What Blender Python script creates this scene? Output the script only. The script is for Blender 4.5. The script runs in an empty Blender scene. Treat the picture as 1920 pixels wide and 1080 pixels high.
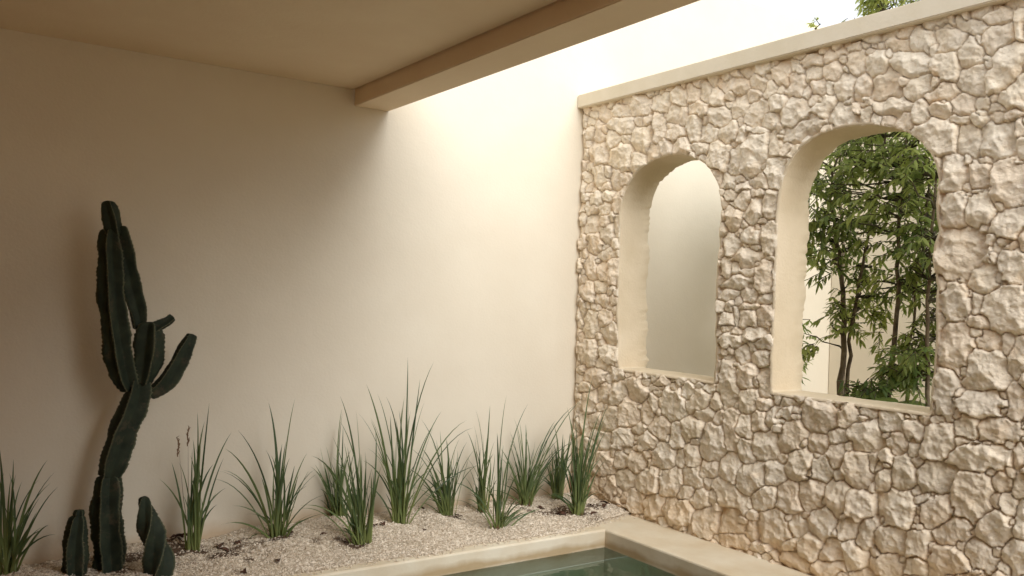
import bpy, math, random
import numpy as np
from mathutils import Vector, Matrix
R = math.radians
S = bpy.context.scene
# ------------------------------------------------------------------ camera
cam_d = bpy.data.cameras.new('camera'); cam = bpy.data.objects.new('camera', cam_d)
S.collection.objects.link(cam); S.camera = cam
cam_d.sensor_width = 36; cam_d.lens = 1629.5 / 1920 * 36; cam_d.clip_start = .05; cam_d.clip_end = 500
rt, up, fw = Vector((.826546, -.561883, .033306)), Vector((-.033413, .010088, .999391)), Vector((.561877, .827155, .010436))
m = Matrix((rt, up, -fw)).transposed().to_4x4(); m.translation = (0, 0, 1.65); cam.matrix_world = m
# ------------------------------------------------------------------ world, sun, exposure
SUN_EL, SUN_AZ = R(34), R(185)          # azimuth clockwise from +y
W = bpy.data.worlds.new('World'); S.world = W; W.use_nodes = True
nt = W.node_tree; bg = nt.nodes['Background']
sky = nt.nodes.new('ShaderNodeTexSky'); sky.sky_type = 'NISHITA'; sky.sun_disc = False
sky.sun_elevation = SUN_EL; sky.sun_rotation = SUN_AZ; sky.air_density = 1.0; sky.dust_density = 5.0; sky.ozone_density = 1.0
hs = nt.nodes.new('ShaderNodeHueSaturation'); hs.inputs['Saturation'].default_value = .45
nt.links.new(sky.outputs[0], hs.inputs['Color']); veil = nt.nodes.new('ShaderNodeMix'); veil.data_type = 'RGBA'; veil.inputs[0].default_value = .97      # thin bright cloud veil
veil.inputs[7].default_value = (9.3, 9.6, 10.0, 1); nt.links.new(hs.outputs[0], veil.inputs[6]); nt.links.new(veil.outputs[2], bg.inputs[0]); bg.inputs[1].default_value = .108
sd = bpy.data.lights.new('sun', 'SUN'); sd.energy = 3.2; sd.angle = R(48); sd.color = (1, .99, .975)
so = bpy.data.objects.new('sun', sd); S.collection.objects.link(so)
dv = Vector((math.sin(SUN_AZ) * math.cos(SUN_EL), math.cos(SUN_AZ) * math.cos(SUN_EL), math.sin(SUN_EL)))
so.rotation_euler = dv.to_track_quat('Z', 'Y').to_euler(); so.location = (0, 0, 12)
S.view_settings.view_transform = 'Standard'; S.view_settings.look = 'None'; S.view_settings.exposure = 0.17; S.view_settings.gamma = 1
S.render.engine = 'CYCLES'; cy = S.cycles
cy.max_bounces = 14; cy.diffuse_bounces = 8; cy.glossy_bounces = 4; cy.transparent_max_bounces = 12; cy.use_denoising = True
cy.sample_clamp_indirect = 6; cy.caustics_reflective = False; cy.caustics_refractive = False

# ------------------------------------------------------------------ helpers
def link(o, parent=None):
    S.collection.objects.link(o)
    if parent: o.parent = parent
    return o
def tag(o, label=None, cat=None, group=None, kind=None):
    for k, v in (('label', label), ('category', cat), ('group', group), ('kind', kind)):
        if v: o[k] = v
    return o
def empty(name, loc=(0, 0, 0)):
    o = bpy.data.objects.new(name, None); o.location = loc; return link(o)
def mesh(name, verts, faces, mat, parent=None, smooth=False, origin=None):
    me = bpy.data.meshes.new(name)
    if origin is not None: verts = [(a[0] - origin[0], a[1] - origin[1], a[2] - origin[2]) for a in verts]
    me.from_pydata([tuple(map(float, v)) for v in verts], [], [tuple(f) for f in faces]); me.update()
    me.materials.append(mat)
    if smooth: me.polygons.foreach_set('use_smooth', [True] * len(me.polygons))
    o = bpy.data.objects.new(name, me)
    if origin is not None and parent is None: o.location = origin
    return link(o, parent)
def np_mesh(name, V, F, mat, parent=None, smooth=True):
    """V (n,3) float, F (m,k) int with one k"""
    me = bpy.data.meshes.new(name); n, k = F.shape
    me.vertices.add(len(V)); me.vertices.foreach_set('co', V.astype(np.float32).ravel())
    me.loops.add(n * k); me.loops.foreach_set('vertex_index', F.astype(np.int32).ravel())
    me.polygons.add(n); me.polygons.foreach_set('loop_start', np.arange(0, n * k, k, dtype=np.int32))
    me.polygons.foreach_set('loop_total', np.full(n, k, dtype=np.int32))
    me.polygons.foreach_set('use_smooth', np.full(n, smooth)); me.update(calc_edges=True); me.validate()
    me.materials.append(mat)
    return link(bpy.data.objects.new(name, me), parent)
def box(name, a, b, mat, parent=None, bev=.006, seg=2):
    import bmesh
    bm = bmesh.new(); bmesh.ops.create_cube(bm, size=1)
    for v in bm.verts: v.co = Vector([(a[i] + b[i]) / 2 + v.co[i] * (b[i] - a[i]) for i in range(3)])
    if bev: bmesh.ops.bevel(bm, geom=list(bm.edges), offset=bev, segments=seg, affect='EDGES')
    me = bpy.data.meshes.new(name); bm.to_mesh(me); bm.free(); me.materials.append(mat)
    return link(bpy.data.objects.new(name, me), parent)
def lattice(seed):
    return np.random.RandomState(seed).rand(257, 257)
_L = {}
def vnoise(x, y, f, seed):
    if seed not in _L: _L[seed] = lattice(seed)
    L = _L[seed]; x = x * f + 40; y = y * f + 40
    xi = np.floor(x).astype(int); yi = np.floor(y).astype(int); tx = x - xi; ty = y - yi
    tx = tx * tx * (3 - 2 * tx); ty = ty * ty * (3 - 2 * ty)
    a = L[xi % 256, yi % 256]; b = L[(xi + 1) % 256, yi % 256]; c = L[xi % 256, (yi + 1) % 256]; d = L[(xi + 1) % 256, (yi + 1) % 256]
    return (a * (1 - tx) + b * tx) * (1 - ty) + (c * (1 - tx) + d * tx) * ty - .5
def fbm(x, y, f, seed, oct=4, gain=.5):
    s = 0; a = 1
    for i in range(oct): s = s + a * vnoise(x, y, f * 2.03 ** i, seed + i); a *= gain
    return s

# ------------------------------------------------------------------ materials
def mat(name):
    M = bpy.data.materials.new(name); M.use_nodes = True; t = M.node_tree
    return M, t, t.nodes['Principled BSDF'], (lambda k: t.nodes.new('ShaderNode' + k)), t.links.new
def plaster(name, c1, c2, scale=1.3, rough=.85, bump=.12, stain=None, fine=60):
    M, t, p, N, Lk = mat(name)
    g = N('NewGeometry')
    n1 = N('TexNoise'); n1.inputs['Scale'].default_value = scale; n1.inputs['Detail'].default_value = 8; n1.inputs['Roughness'].default_value = .6
    Lk(g.outputs['Position'], n1.inputs['Vector'])
    r = N('ValToRGB'); r.color_ramp.elements[0].position = .35; r.color_ramp.elements[1].position = .65
    r.color_ramp.elements[0].color = (*c1, 1); r.color_ramp.elements[1].color = (*c2, 1); Lk(n1.outputs['Fac'], r.inputs[0])
    col = r.outputs[0]
    if stain:                       # (z centre, half height, colour, strength): water marks with a ragged edge
        for (z0, hh, sc, st) in stain:
            sx = N('SeparateXYZ'); Lk(g.outputs['Position'], sx.inputs[0])
            n2 = N('TexNoise'); n2.inputs['Scale'].default_value = 3.5; n2.inputs['Detail'].default_value = 7; Lk(g.outputs['Position'], n2.inputs['Vector'])
            a = N('Math'); a.operation = 'SUBTRACT'; Lk(sx.outputs[2], a.inputs[0]); a.inputs[1].default_value = z0
            b = N('Math'); b.operation = 'ABSOLUTE'; Lk(a.outputs[0], b.inputs[0])
            c = N('Math'); c.operation = 'MULTIPLY_ADD'; Lk(n2.outputs['Fac'], c.inputs[0]); c.inputs[1].default_value = hh * 2.4; c.inputs[2].default_value = -hh * .2
            d = N('Math'); d.operation = 'SUBTRACT'; Lk(c.outputs[0], d.inputs[0]); Lk(b.outputs[0], d.inputs[1])
            e = N('MapRange'); Lk(d.outputs[0], e.inputs[0]); e.inputs[1].default_value = -.01 * hh; e.inputs[2].default_value = hh * .9; e.inputs[4].default_value = st
            mx = N('Mix'); mx.data_type = 'RGBA'; Lk(e.outputs[0], mx.inputs[0]); Lk(col, mx.inputs[6]); mx.inputs[7].default_value = (*sc, 1)
            col = mx.outputs[2]
    Lk(col, p.inputs['Base Color']); p.inputs['Roughness'].default_value = rough; p.inputs['Specular IOR Level'].default_value = .25
    n3 = N('TexNoise'); n3.inputs['Scale'].default_value = fine; n3.inputs['Detail'].default_value = 4; Lk(g.outputs['Position'], n3.inputs['Vector'])
    n4 = N('TexNoise'); n4.inputs['Scale'].default_value = 4; n4.inputs['Detail'].default_value = 5; Lk(g.outputs['Position'], n4.inputs['Vector'])
    ad = N('Math'); ad.operation = 'MULTIPLY_ADD'; Lk(n4.outputs['Fac'], ad.inputs[0]); ad.inputs[1].default_value = 4.; Lk(n3.outputs['Fac'], ad.inputs[2])
    b = N('Bump'); b.inputs['Strength'].default_value = bump; b.inputs['Distance'].default_value = .01; Lk(ad.outputs[0], b.inputs['Height'])
    Lk(b.outputs[0], p.inputs['Normal'])
    return M
CREAM1, CREAM2 = (.725, .655, .53), (.765, .70, .575)
M_wall = plaster('cream_plaster', CREAM1, CREAM2, 1.1, stain=[(.0, .13, (.56, .41, .26), .75)])
M_roof = plaster('soffit_plaster', (.81, .66, .485), (.85, .71, .535), 1.6)
M_bounce = plaster('warm_bounce_plaster', (.42, .22, .10), (.47, .26, .13), 1.6)  # orange tint for the out-of-view terrace walls, chosen for its warm bounce
M_cope = plaster('wall_coping_plaster', (.70, .62, .47), (.77, .69, .55), 3)
M_reveal = plaster('reveal_plaster', (.64, .53, .37), (.72, .61, .45), 2.5, bump=.3)
M_pool = plaster('pool_coping_plaster', (.64, .53, .365), (.77, .70, .555), 2.0, rough=.6, bump=.15,
                 stain=[(-.105, .045, (.40, .27, .12), .75)])
M_floor = plaster('terrace_floor_plaster', (.56, .44, .30), (.64, .52, .37), 1.5)
M_basin = plaster('pool_basin_plaster', (.62, .64, .50), (.70, .71, .57), 1.0)
M_ground = plaster('sandy_ground', (.40, .33, .22), (.50, .42, .30), 2, bump=.6)
M_house = plaster('far_plaster', (.80, .74, .62), (.84, .78, .66), 1.5)

def stone_mat():
    M, t, p, N, Lk = mat('limestone')
    at = N('Attribute'); at.attribute_name = 'tint'; g = N('NewGeometry')
    n = N('TexNoise'); n.inputs['Scale'].default_value = 16; n.inputs['Detail'].default_value = 9; n.inputs['Roughness'].default_value = .68; Lk(g.outputs['Position'], n.inputs['Vector'])
    mr = N('MapRange'); Lk(n.outputs['Fac'], mr.inputs[0]); mr.inputs[1].default_value = .3; mr.inputs[2].default_value = .7; mr.inputs[3].default_value = .86; mr.inputs[4].default_value = 1.1
    mx = N('Mix'); mx.data_type = 'RGBA'; mx.blend_type = 'MULTIPLY'; mx.inputs[0].default_value = 1; Lk(at.outputs['Color'], mx.inputs[6]); Lk(mr.outputs[0], mx.inputs[7])
    # warm iron-stained veins
    n2 = N('TexNoise'); n2.inputs['Scale'].default_value = 7; n2.inputs['Detail'].default_value = 6; Lk(g.outputs['Position'], n2.inputs['Vector'])
    m2 = N('MapRange'); Lk(n2.outputs['Fac'], m2.inputs[0]); m2.inputs[1].default_value = .56; m2.inputs[2].default_value = .72; m2.inputs[4].default_value = .3
    mz = N('Mix'); mz.data_type = 'RGBA'; mz.blend_type = 'MULTIPLY'; Lk(m2.outputs[0], mz.inputs[0]); Lk(mx.outputs[2], mz.inputs[6]); mz.inputs[7].default_value = (1.0, .80, .60, 1)
    Lk(mz.outputs[2], p.inputs['Base Color']); p.inputs['Roughness'].default_value = .92; p.inputs['Specular IOR Level'].default_value = .15
    v = N('TexVoronoi'); v.inputs['Scale'].default_value = 75; Lk(g.outputs['Position'], v.inputs['Vector'])
    n3 = N('TexNoise'); n3.inputs['Scale'].default_value = 55; n3.inputs['Detail'].default_value = 8; n3.inputs['Roughness'].default_value = .7; Lk(g.outputs['Position'], n3.inputs['Vector'])
    pit = N('MapRange'); Lk(v.outputs['Distance'], pit.inputs[0]); pit.inputs[1].default_value = .0; pit.inputs[2].default_value = .35; pit.inputs[4].default_value = .35
    ad = N('MATH' if 0 else 'Math'); ad.operation = 'ADD'; Lk(pit.outputs[0], ad.inputs[0]); Lk(n3.outputs['Fac'], ad.inputs[1])
    b = N('Bump'); b.inputs['Strength'].default_value = .75; b.inputs['Distance'].default_value = .010; Lk(ad.outputs[0], b.inputs['Height']); Lk(b.outputs[0], p.inputs['Normal'])
    return M
M_stone = stone_mat()

def leaf_mat(name, c1, c2, trans=.35, rough=.45, base=None):
    M, t, p, N, Lk = mat(name)
    out = t.nodes['Material Output']
    at = N('Attribute'); at.attribute_name = 'vary'
    r = N('ValToRGB'); r.color_ramp.elements[0].color = (*c1, 1); r.color_ramp.elements[1].color = (*c2, 1); Lk(at.outputs['Fac'], r.inputs[0])
    col = r.outputs[0]
    if base:
        a2 = N('Attribute'); a2.attribute_name = 'along'
        mx = N('Mix'); mx.data_type = 'RGBA'; mr = N('MapRange'); Lk(a2.outputs['Fac'], mr.inputs[0]); mr.inputs[1].default_value = .05; mr.inputs[2].default_value = .45; mr.inputs[3].default_value = 1; mr.inputs[4].default_value = 0
        Lk(mr.outputs[0], mx.inputs[0]); Lk(col, mx.inputs[6]); mx.inputs[7].default_value = (*base, 1); col = mx.outputs[2]
    Lk(col, p.inputs['Base Color']); p.inputs['Roughness'].default_value = rough
    tr = N('BsdfTranslucent'); Lk(col, tr.inputs[0]); ms = N('MixShader'); ms.inputs[0].default_value = trans
    Lk(p.outputs[0], ms.inputs[1]); Lk(tr.outputs[0], ms.inputs[2]); Lk(ms.outputs[0], out.inputs[0])
    return M
M_grass = leaf_mat('grass_blade', (.052, .090, .034), (.14, .19, .065), .3, .5, base=(.22, .26, .08))
M_leaf = leaf_mat('leaf_green', (.10, .17, .045), (.48, .55, .17), .58, .42)
M_leafB = leaf_mat('leaf_bright', (.16, .25, .06), (.45, .50, .14), .55, .45)
M_frond = leaf_mat('frond_green', (.10, .16, .04), (.30, .36, .12), .4, .5)
def flat(name, c, rough=.8, c2=None, sc=20, bump=.0):
    M, t, p, N, Lk = mat(name)
    g = N('NewGeometry'); n = N('TexNoise'); n.inputs['Scale'].default_value = sc; n.inputs['Detail'].default_value = 6; Lk(g.outputs['Position'], n.inputs['Vector'])
    r = N('ValToRGB'); r.color_ramp.elements[0].position = .35; r.color_ramp.elements[1].position = .68
    r.color_ramp.elements[0].color = (*c, 1); r.color_ramp.elements[1].color = (*(c2 or c), 1); Lk(n.outputs['Fac'], r.inputs[0]); Lk(r.outputs[0], p.inputs['Base Color'])
    p.inputs['Roughness'].default_value = rough
    if bump:
        b = N('Bump'); b.inputs['Strength'].default_value = bump; b.inputs['Distance'].default_value = .01; Lk(n.outputs['Fac'], b.inputs['Height']); Lk(b.outputs[0], p.inputs['Normal'])
    return M
M_bark = flat('bark', (.09, .065, .042), .9, (.20, .155, .10), 18, .6)
M_twig = flat('twig', (.06, .05, .03), .9, (.10, .085, .045), 30)
M_dead = flat('dead_leaf_brown', (.045, .020, .012), .85, (.12, .05, .025), 25)
M_seed = flat('dry_seed_brown', (.14, .075, .035), .9, (.20, .12, .06), 40)
M_soil = flat('dark_soil', (.035, .024, .016), .95, (.08, .055, .035), 45, .8)
M_pebble = flat('pebble', (.56, .47, .36), .9, (.84, .76, .64), 40)
def gravel_mat():
    M = flat('gravel_sand', (.34, .27, .185), .95, (.56, .48, .37), 70, .8); t = M.node_tree; p = t.nodes['Principled BSDF']; src = p.inputs['Base Color'].links[0].from_socket
    a = t.nodes.new('ShaderNodeAttribute'); a.attribute_name = 'soil'; mx = t.nodes.new('ShaderNodeMix'); mx.data_type = 'RGBA'; mx.inputs[7].default_value = (.10, .062, .036, 1)
    t.links.new(a.outputs['Fac'], mx.inputs[0]); t.links.new(src, mx.inputs[6]); t.links.new(mx.outputs[2], p.inputs['Base Color']); return M
M_gravel = gravel_mat()
def cactus_mat():
    M, t, p, N, Lk = mat('cactus_skin')
    at = N('Attribute'); at.attribute_name = 'rib'; g = N('NewGeometry')
    n = N('TexNoise'); n.inputs['Scale'].default_value = 14; n.inputs['Detail'].default_value = 8; Lk(g.outputs['Position'], n.inputs['Vector'])
    r = N('ValToRGB'); r.color_ramp.elements[0].position = .3; r.color_ramp.elements[1].position = .75
    r.color_ramp.elements[0].color = (.014, .022, .013, 1); r.color_ramp.elements[1].color = (.036, .048, .028, 1); Lk(n.outputs['Fac'], r.inputs[0])
    mx = N('Mix'); mx.data_type = 'RGBA'; mr = N('MapRange'); Lk(at.outputs['Fac'], mr.inputs[0]); mr.inputs[1].default_value = .90; mr.inputs[2].default_value = 1.; mr.inputs[4].default_value = .75
    Lk(mr.outputs[0], mx.inputs[0]); Lk(r.outputs[0], mx.inputs[6]); mx.inputs[7].default_value = (.17, .175, .10, 1)
    n5 = N('TexNoise'); n5.inputs['Scale'].default_value = 9; n5.inputs['Detail'].default_value = 10; n5.inputs['Roughness'].default_value = .75; Lk(g.outputs['Position'], n5.inputs['Vector'])
    m5 = N('MapRange'); Lk(n5.outputs['Fac'], m5.inputs[0]); m5.inputs[1].default_value = .56; m5.inputs[2].default_value = .66; m5.inputs[4].default_value = .75
    m6 = N('Mix'); m6.data_type = 'RGBA'; Lk(m5.outputs[0], m6.inputs[0]); Lk(mx.outputs[2], m6.inputs[6]); m6.inputs[7].default_value = (.085, .065, .040, 1)
    gt = N('Math'); gt.operation = 'GREATER_THAN'; Lk(at.outputs['Fac'], gt.inputs[0]); gt.inputs[1].default_value = 1.3
    m7 = N('Mix'); m7.data_type = 'RGBA'; Lk(gt.outputs[0], m7.inputs[0]); Lk(m6.outputs[2], m7.inputs[6]); m7.inputs[7].default_value = (.30, .25, .16, 1)
    Lk(m7.outputs[2], p.inputs['Base Color']); p.inputs['Roughness'].default_value = .72; p.inputs['Specular IOR Level'].default_value = .3
    b = N('Bump'); b.inputs['Strength'].default_value = .3; b.inputs['Distance'].default_value = .01; Lk(n.outputs['Fac'], b.inputs['Height']); Lk(b.outputs[0], p.inputs['Normal'])
    return M
M_cactus = cactus_mat()
def water_mat():
    M, t, p, N, Lk = mat('pool_water'); out = t.nodes['Material Output']; t.nodes.remove(p)
    tr = N('BsdfTransparent'); gl = N('BsdfGlossy'); gl.inputs['Roughness'].default_value = .02
    tr.inputs[0].default_value = (.93, .97, .94, 1)
    g = N('NewGeometry'); n = N('TexNoise'); n.inputs['Scale'].default_value = 5; n.inputs['Detail'].default_value = 2; Lk(g.outputs['Position'], n.inputs['Vector'])
    b = N('Bump'); b.inputs['Strength'].default_value = .12; b.inputs['Distance'].default_value = .02; Lk(n.outputs['Fac'], b.inputs['Height'])
    f = N('Fresnel'); f.inputs[0].default_value = 1.33; Lk(b.outputs[0], f.inputs['Normal']); Lk(b.outputs[0], gl.inputs['Normal'])
    ms = N('MixShader'); Lk(f.outputs[0], ms.inputs[0]); Lk(tr.outputs[0], ms.inputs[1]); Lk(gl.outputs[0], ms.inputs[2]); Lk(ms.outputs[0], out.inputs[0])
    va = N('VolumeAbsorption'); va.inputs[0].default_value = (.58, .77, .52, 1); va.inputs[1].default_value = 1.1; Lk(va.outputs[0], out.inputs['Volume'])
    return M
M_water = water_mat()

# ------------------------------------------------------------------ setting: ground, floor, pool, gravel
XW, YB = 4.62, 5.78                       # stone wall's mortar plane (x) and the tall plaster wall's face (y)
def slabs(name, rects, z0, z1, mat, parent=None):
    V, F = [], []
    for (x0, y0, x1, y1) in rects:
        k = len(V); V += [(x0, y0, z0), (x1, y0, z0), (x1, y1, z0), (x0, y1, z0), (x0, y0, z1), (x1, y0, z1), (x1, y1, z1), (x0, y1, z1)]
        F += [(k, k + 3, k + 2, k + 1), (k + 4, k + 5, k + 6, k + 7), (k, k + 1, k + 5, k + 4), (k + 1, k + 2, k + 6, k + 5), (k + 2, k + 3, k + 7, k + 6), (k + 3, k, k + 4, k + 7)]
    return mesh(name, V, F, mat, parent)
# ground sheet reaching the horizon, with the pool's pit left open
gx = [-200, .55, 4.35, 200]; gy = [-200, 1.25, 5.0, 200]; V = [(x, y, -.09) for y in gy for x in gx]
F = [(j * 4 + i, j * 4 + i + 1, j * 4 + i + 5, j * 4 + i + 4) for j in range(3) for i in range(3) if not (i == 1 and j == 1)]
tag(mesh('ground', V, F, M_ground), kind='structure')
tag(slabs('terrace_floor', [(-2.4, -3, .5, YB - .9), (.5, -3, 4.62, 1.2)], -.08, -.012, M_floor), kind='structure')
PX0, PX1, PY0, PY1 = .75, 4.127, 1.5, 4.78
pool = tag(empty('swimming_pool', (2.4, 3.1, 0)), 'sunken plunge pool with pale plaster coping at foot of stone wall', 'pool')
pool_o = Vector((2.4, 3.1, 0))
def coping_ring(z1, z0, outer, inner, bev=.012):
    ox0, oy0, ox1, oy1 = outer; ix0, iy0, ix1, iy1 = inner
    rings = []
    def ring(x0, y0, x1, y1, z): return [(x0, y0, z), (x1, y0, z), (x1, y1, z), (x0, y1, z)]
    rings.append(ring(ox0, oy0, ox1, oy1, z0)); rings.append(ring(ox0, oy0, ox1, oy1, z1 - bev)); rings.append(ring(ox0 + bev * .3, oy0 + bev * .3, ox1 - bev * .3, oy1 - bev * .3, z1 - bev * .3)); rings.append(ring(ox0 + bev, oy0 + bev, ox1 - bev, oy1 - bev, z1))
    rings.append(ring(ix0 - bev, iy0 - bev, ix1 + bev, iy1 + bev, z1)); rings.append(ring(ix0 - bev * .3, iy0 - bev * .3, ix1 + bev * .3, iy1 + bev * .3, z1 - bev * .3)); rings.append(ring(ix0, iy0, ix1, iy1, z1 - bev)); rings.append(ring(ix0, iy0, ix1, iy1, z0))
    V = [p for r in rings for p in r]; F = []
    for k in range(len(rings) - 1):
        for i in range(4): F.append((k * 4 + i, k * 4 + (i + 1) % 4, k * 4 + 4 + (i + 1) % 4, k * 4 + 4 + i))
    return V, F
V, F = coping_ring(0, -.22, (PX0 - .45, PY0 - .45, 4.60, 5.03), (PX0, PY0, PX1, PY1))
mesh('coping', V, F, M_pool, pool, origin=pool_o)
V = [(PX0, PY0, -.221), (PX1, PY0, -.221), (PX1, PY1, -.221), (PX0, PY1, -.221), (PX0, PY0, -1.25), (PX1, PY0, -1.25), (PX1, PY1, -1.25), (PX0, PY1, -1.25)]
V += [(PX0, PY1 - .45, -.60), (PX1, PY1 - .45, -.60), (PX1, PY1, -.60), (PX0, PY1, -.60), (PX0, PY1 - .45, -1.25), (PX1, PY1 - .45, -1.25)]
F = [(0, 1, 5, 4), (1, 2, 6, 5), (2, 3, 7, 6), (3, 0, 4, 7), (4, 5, 6, 7)]
mesh('basin', V[:8], F, M_basin, pool, origin=pool_o)
WZ = -.125
V = [(PX0 + .002, PY0 + .002, WZ), (PX1 - .002, PY0 + .002, WZ), (PX1 - .002, PY1 - .002, WZ), (PX0 + .002, PY1 - .002, WZ)]
V += [(a, b, -1.245) for a, b, _ in V]
tag(mesh('pool_water', V, [(0, 1, 2, 3), (4, 7, 6, 5), (0, 4, 5, 1), (1, 5, 6, 2), (2, 6, 7, 3), (3, 7, 4, 0)], M_water), kind='structure')

# gravel bed
def bed_z(x, y):
    t = np.clip((y - 4.86) / .35, 0, 1); t = t * t * (3 - 2 * t)
    prof = -.03 + .045 * np.exp(-((x - 2.3) / 1.0) ** 2) + .03 * np.exp(-((x - .9) / .5) ** 2) * 0
    z = .004 + t * (.035 + prof * .7 * np.clip((y - 5) / .7, 0, 1)) + t * fbm(x, y, 3.2, 11, 4) * .055
    z = z + fbm(x, y, 22, 31, 3) * .009 * t
    return np.where(y < 5.03, np.maximum(z, .002 + .004 * t), z)
def bed_edge(x):           # where the gravel stops on the coping
    return np.where(x > 3.9, 4.86 + (x - 3.9) * .26, 4.86) + fbm(x, x * 0, 2.6, 51, 4) * .05
xs = np.arange(-2.3, 4.60, .011); ys = np.linspace(0, 1, 92)
X, T = np.meshgrid(xs, ys); E0 = bed_edge(X); Y = E0 + (YB + .01 - E0) * T
Z = bed_z(X, Y) + np.random.RandomState(3).rand(*X.shape) * .006
Z[0, :] = -.002; Z[1, :] = np.minimum(Z[1, :], .004)
n, k = X.shape; idx = np.arange(n * k).reshape(n, k)
F = np.stack([idx[:-1, :-1], idx[:-1, 1:], idx[1:, 1:], idx[1:, :-1]], -1).reshape(-1, 4)
tag(np_mesh('gravel_bed', np.stack([X, Y, Z], -1).reshape(-1, 3), F, M_gravel, smooth=False), kind='structure')
SOIL = [(4.15, 5.22, .16, .75), (4.5, 5.2, .12, .5), (1.95, 5.45, .10, 1.1), (1.60, 5.28, .14, .8), (1.40, 5.62, .13, .8), (2.41, 5.16, .07, 1.0), (2.28, 5.2, .06, .5), (1.2, 5.5, .2, .5), (2.82, 5.46, .05, .8), (3.4, 5.08, .04, .8), (3.25, 5.45, .08, .7), (.9, 5.3, .3, .4), (3.98, 5.52, .15, .5)]
def soil_mask(x, y):
    m = 0
    for (a, b, r, k) in SOIL: m = m + k * np.exp(-((x - a) ** 2 + (y - b) ** 2 * 1.5) / (2 * r * r))
    return np.clip((m + fbm(x, y, 9, 71, 4) * .9 - .30) * 2.2, 0, 1)
bedo = bpy.data.objects['gravel_bed']; at = bedo.data.attributes.new('soil', 'FLOAT', 'POINT'); at.data.foreach_set('value', soil_mask(X, Y).astype(np.float32).ravel())
def pebbles(cnt, seed):
    rs = np.random.RandomState(seed)
    x = rs.uniform(-.4, 4.58, cnt); e = bed_edge(x); u = rs.rand(cnt)
    y = e + .0 + (5.77 - e) * u; stray = rs.rand(cnt) < .015
    y = np.where(stray, e - np.abs(rs.randn(cnt)) * .03, y); y = np.maximum(y, 4.80)
    ok = rs.rand(cnt) > soil_mask(x, y) * .8; x, y, e = x[ok], y[ok], e[ok]; cnt = len(x)
    z = np.where(y < e, .001, bed_z(x, y)) + .003
    r = np.clip(rs.lognormal(-5.4, .38, cnt), .002, .012)
    base = np.array([(1, 0, 0), (-1, 0, 0), (0, 1, 0), (0, -1, 0), (0, 0, 1), (0, 0, -1)], float)
    P = base[None] * (1 + .35 * rs.randn(cnt, 6, 1)) + .25 * rs.randn(cnt, 6, 3)
    P = P * r[:, None, None]; P[..., 2] *= .8
    V = P + np.stack([x, y, z], -1)[:, None]
    f = np.array([(0, 2, 4), (2, 1, 4), (1, 3, 4), (3, 0, 4), (2, 0, 5), (1, 2, 5), (3, 1, 5), (0, 3, 5)])
    F = (np.arange(cnt)[:, None, None] * 6 + f[None]).reshape(-1, 3)
    return V.reshape(-1, 3), F
V, F = pebbles(64000, 5)
tag(np_mesh('gravel', V, F, M_pebble, smooth=False), 'pale beige pea gravel between pool coping and plaster wall', 'gravel', kind='stuff')

# ------------------------------------------------------------------ plaster walls and roof
tag(box('plaster_wall', (-2.62, YB, -.3), (8.4, YB + .22, 4.62), M_wall), 'tall smooth cream plaster wall rising behind the cactus and grasses', 'wall')
tag(box('side_wall', (-2.62, -3.2, -.3), (-2.4, YB - .003, 3.3), M_bounce), 'plain unseen wall closing the left end of covered terrace, tinted orange for warm bounce light', 'wall')
tag(box('terrace_wall', (-2.39, -3.2, -.3), (1.7, -3.0, 3.08), M_bounce), 'unseen orange-brown wall at the back of covered terrace, coloured to bounce warm light', 'wall')
tag(box('courtyard_wall', (8.05, -2, -.3), (8.27, YB - .003, 3.9), M_wall), 'lower cream wall beyond the arches, behind the leafy trees', 'wall')
roof = tag(empty('terrace_roof', (0, 1.3, 3.1)), 'flat cream terrace roof with a deep edge beam above the cactus', 'roof')
def rel(o, root):
    o.matrix_parent_inverse = Matrix.Translation(-Vector(root.location)); return o
RX, RY = 1.7, 2.6          # unseen part of the roof, cut back nearer the camera to let in light
rel(slabs('ceiling', [(-2.62, -3.2, RX, YB - .002), (RX, RY, 2.5, YB - .002)], 3.092, 3.34, M_roof, roof), roof)
rel(box('edge_beam', (2.512, RY - .1, 2.976), (2.783, YB - .001, 3.45), M_roof, roof, .006), roof)

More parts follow.
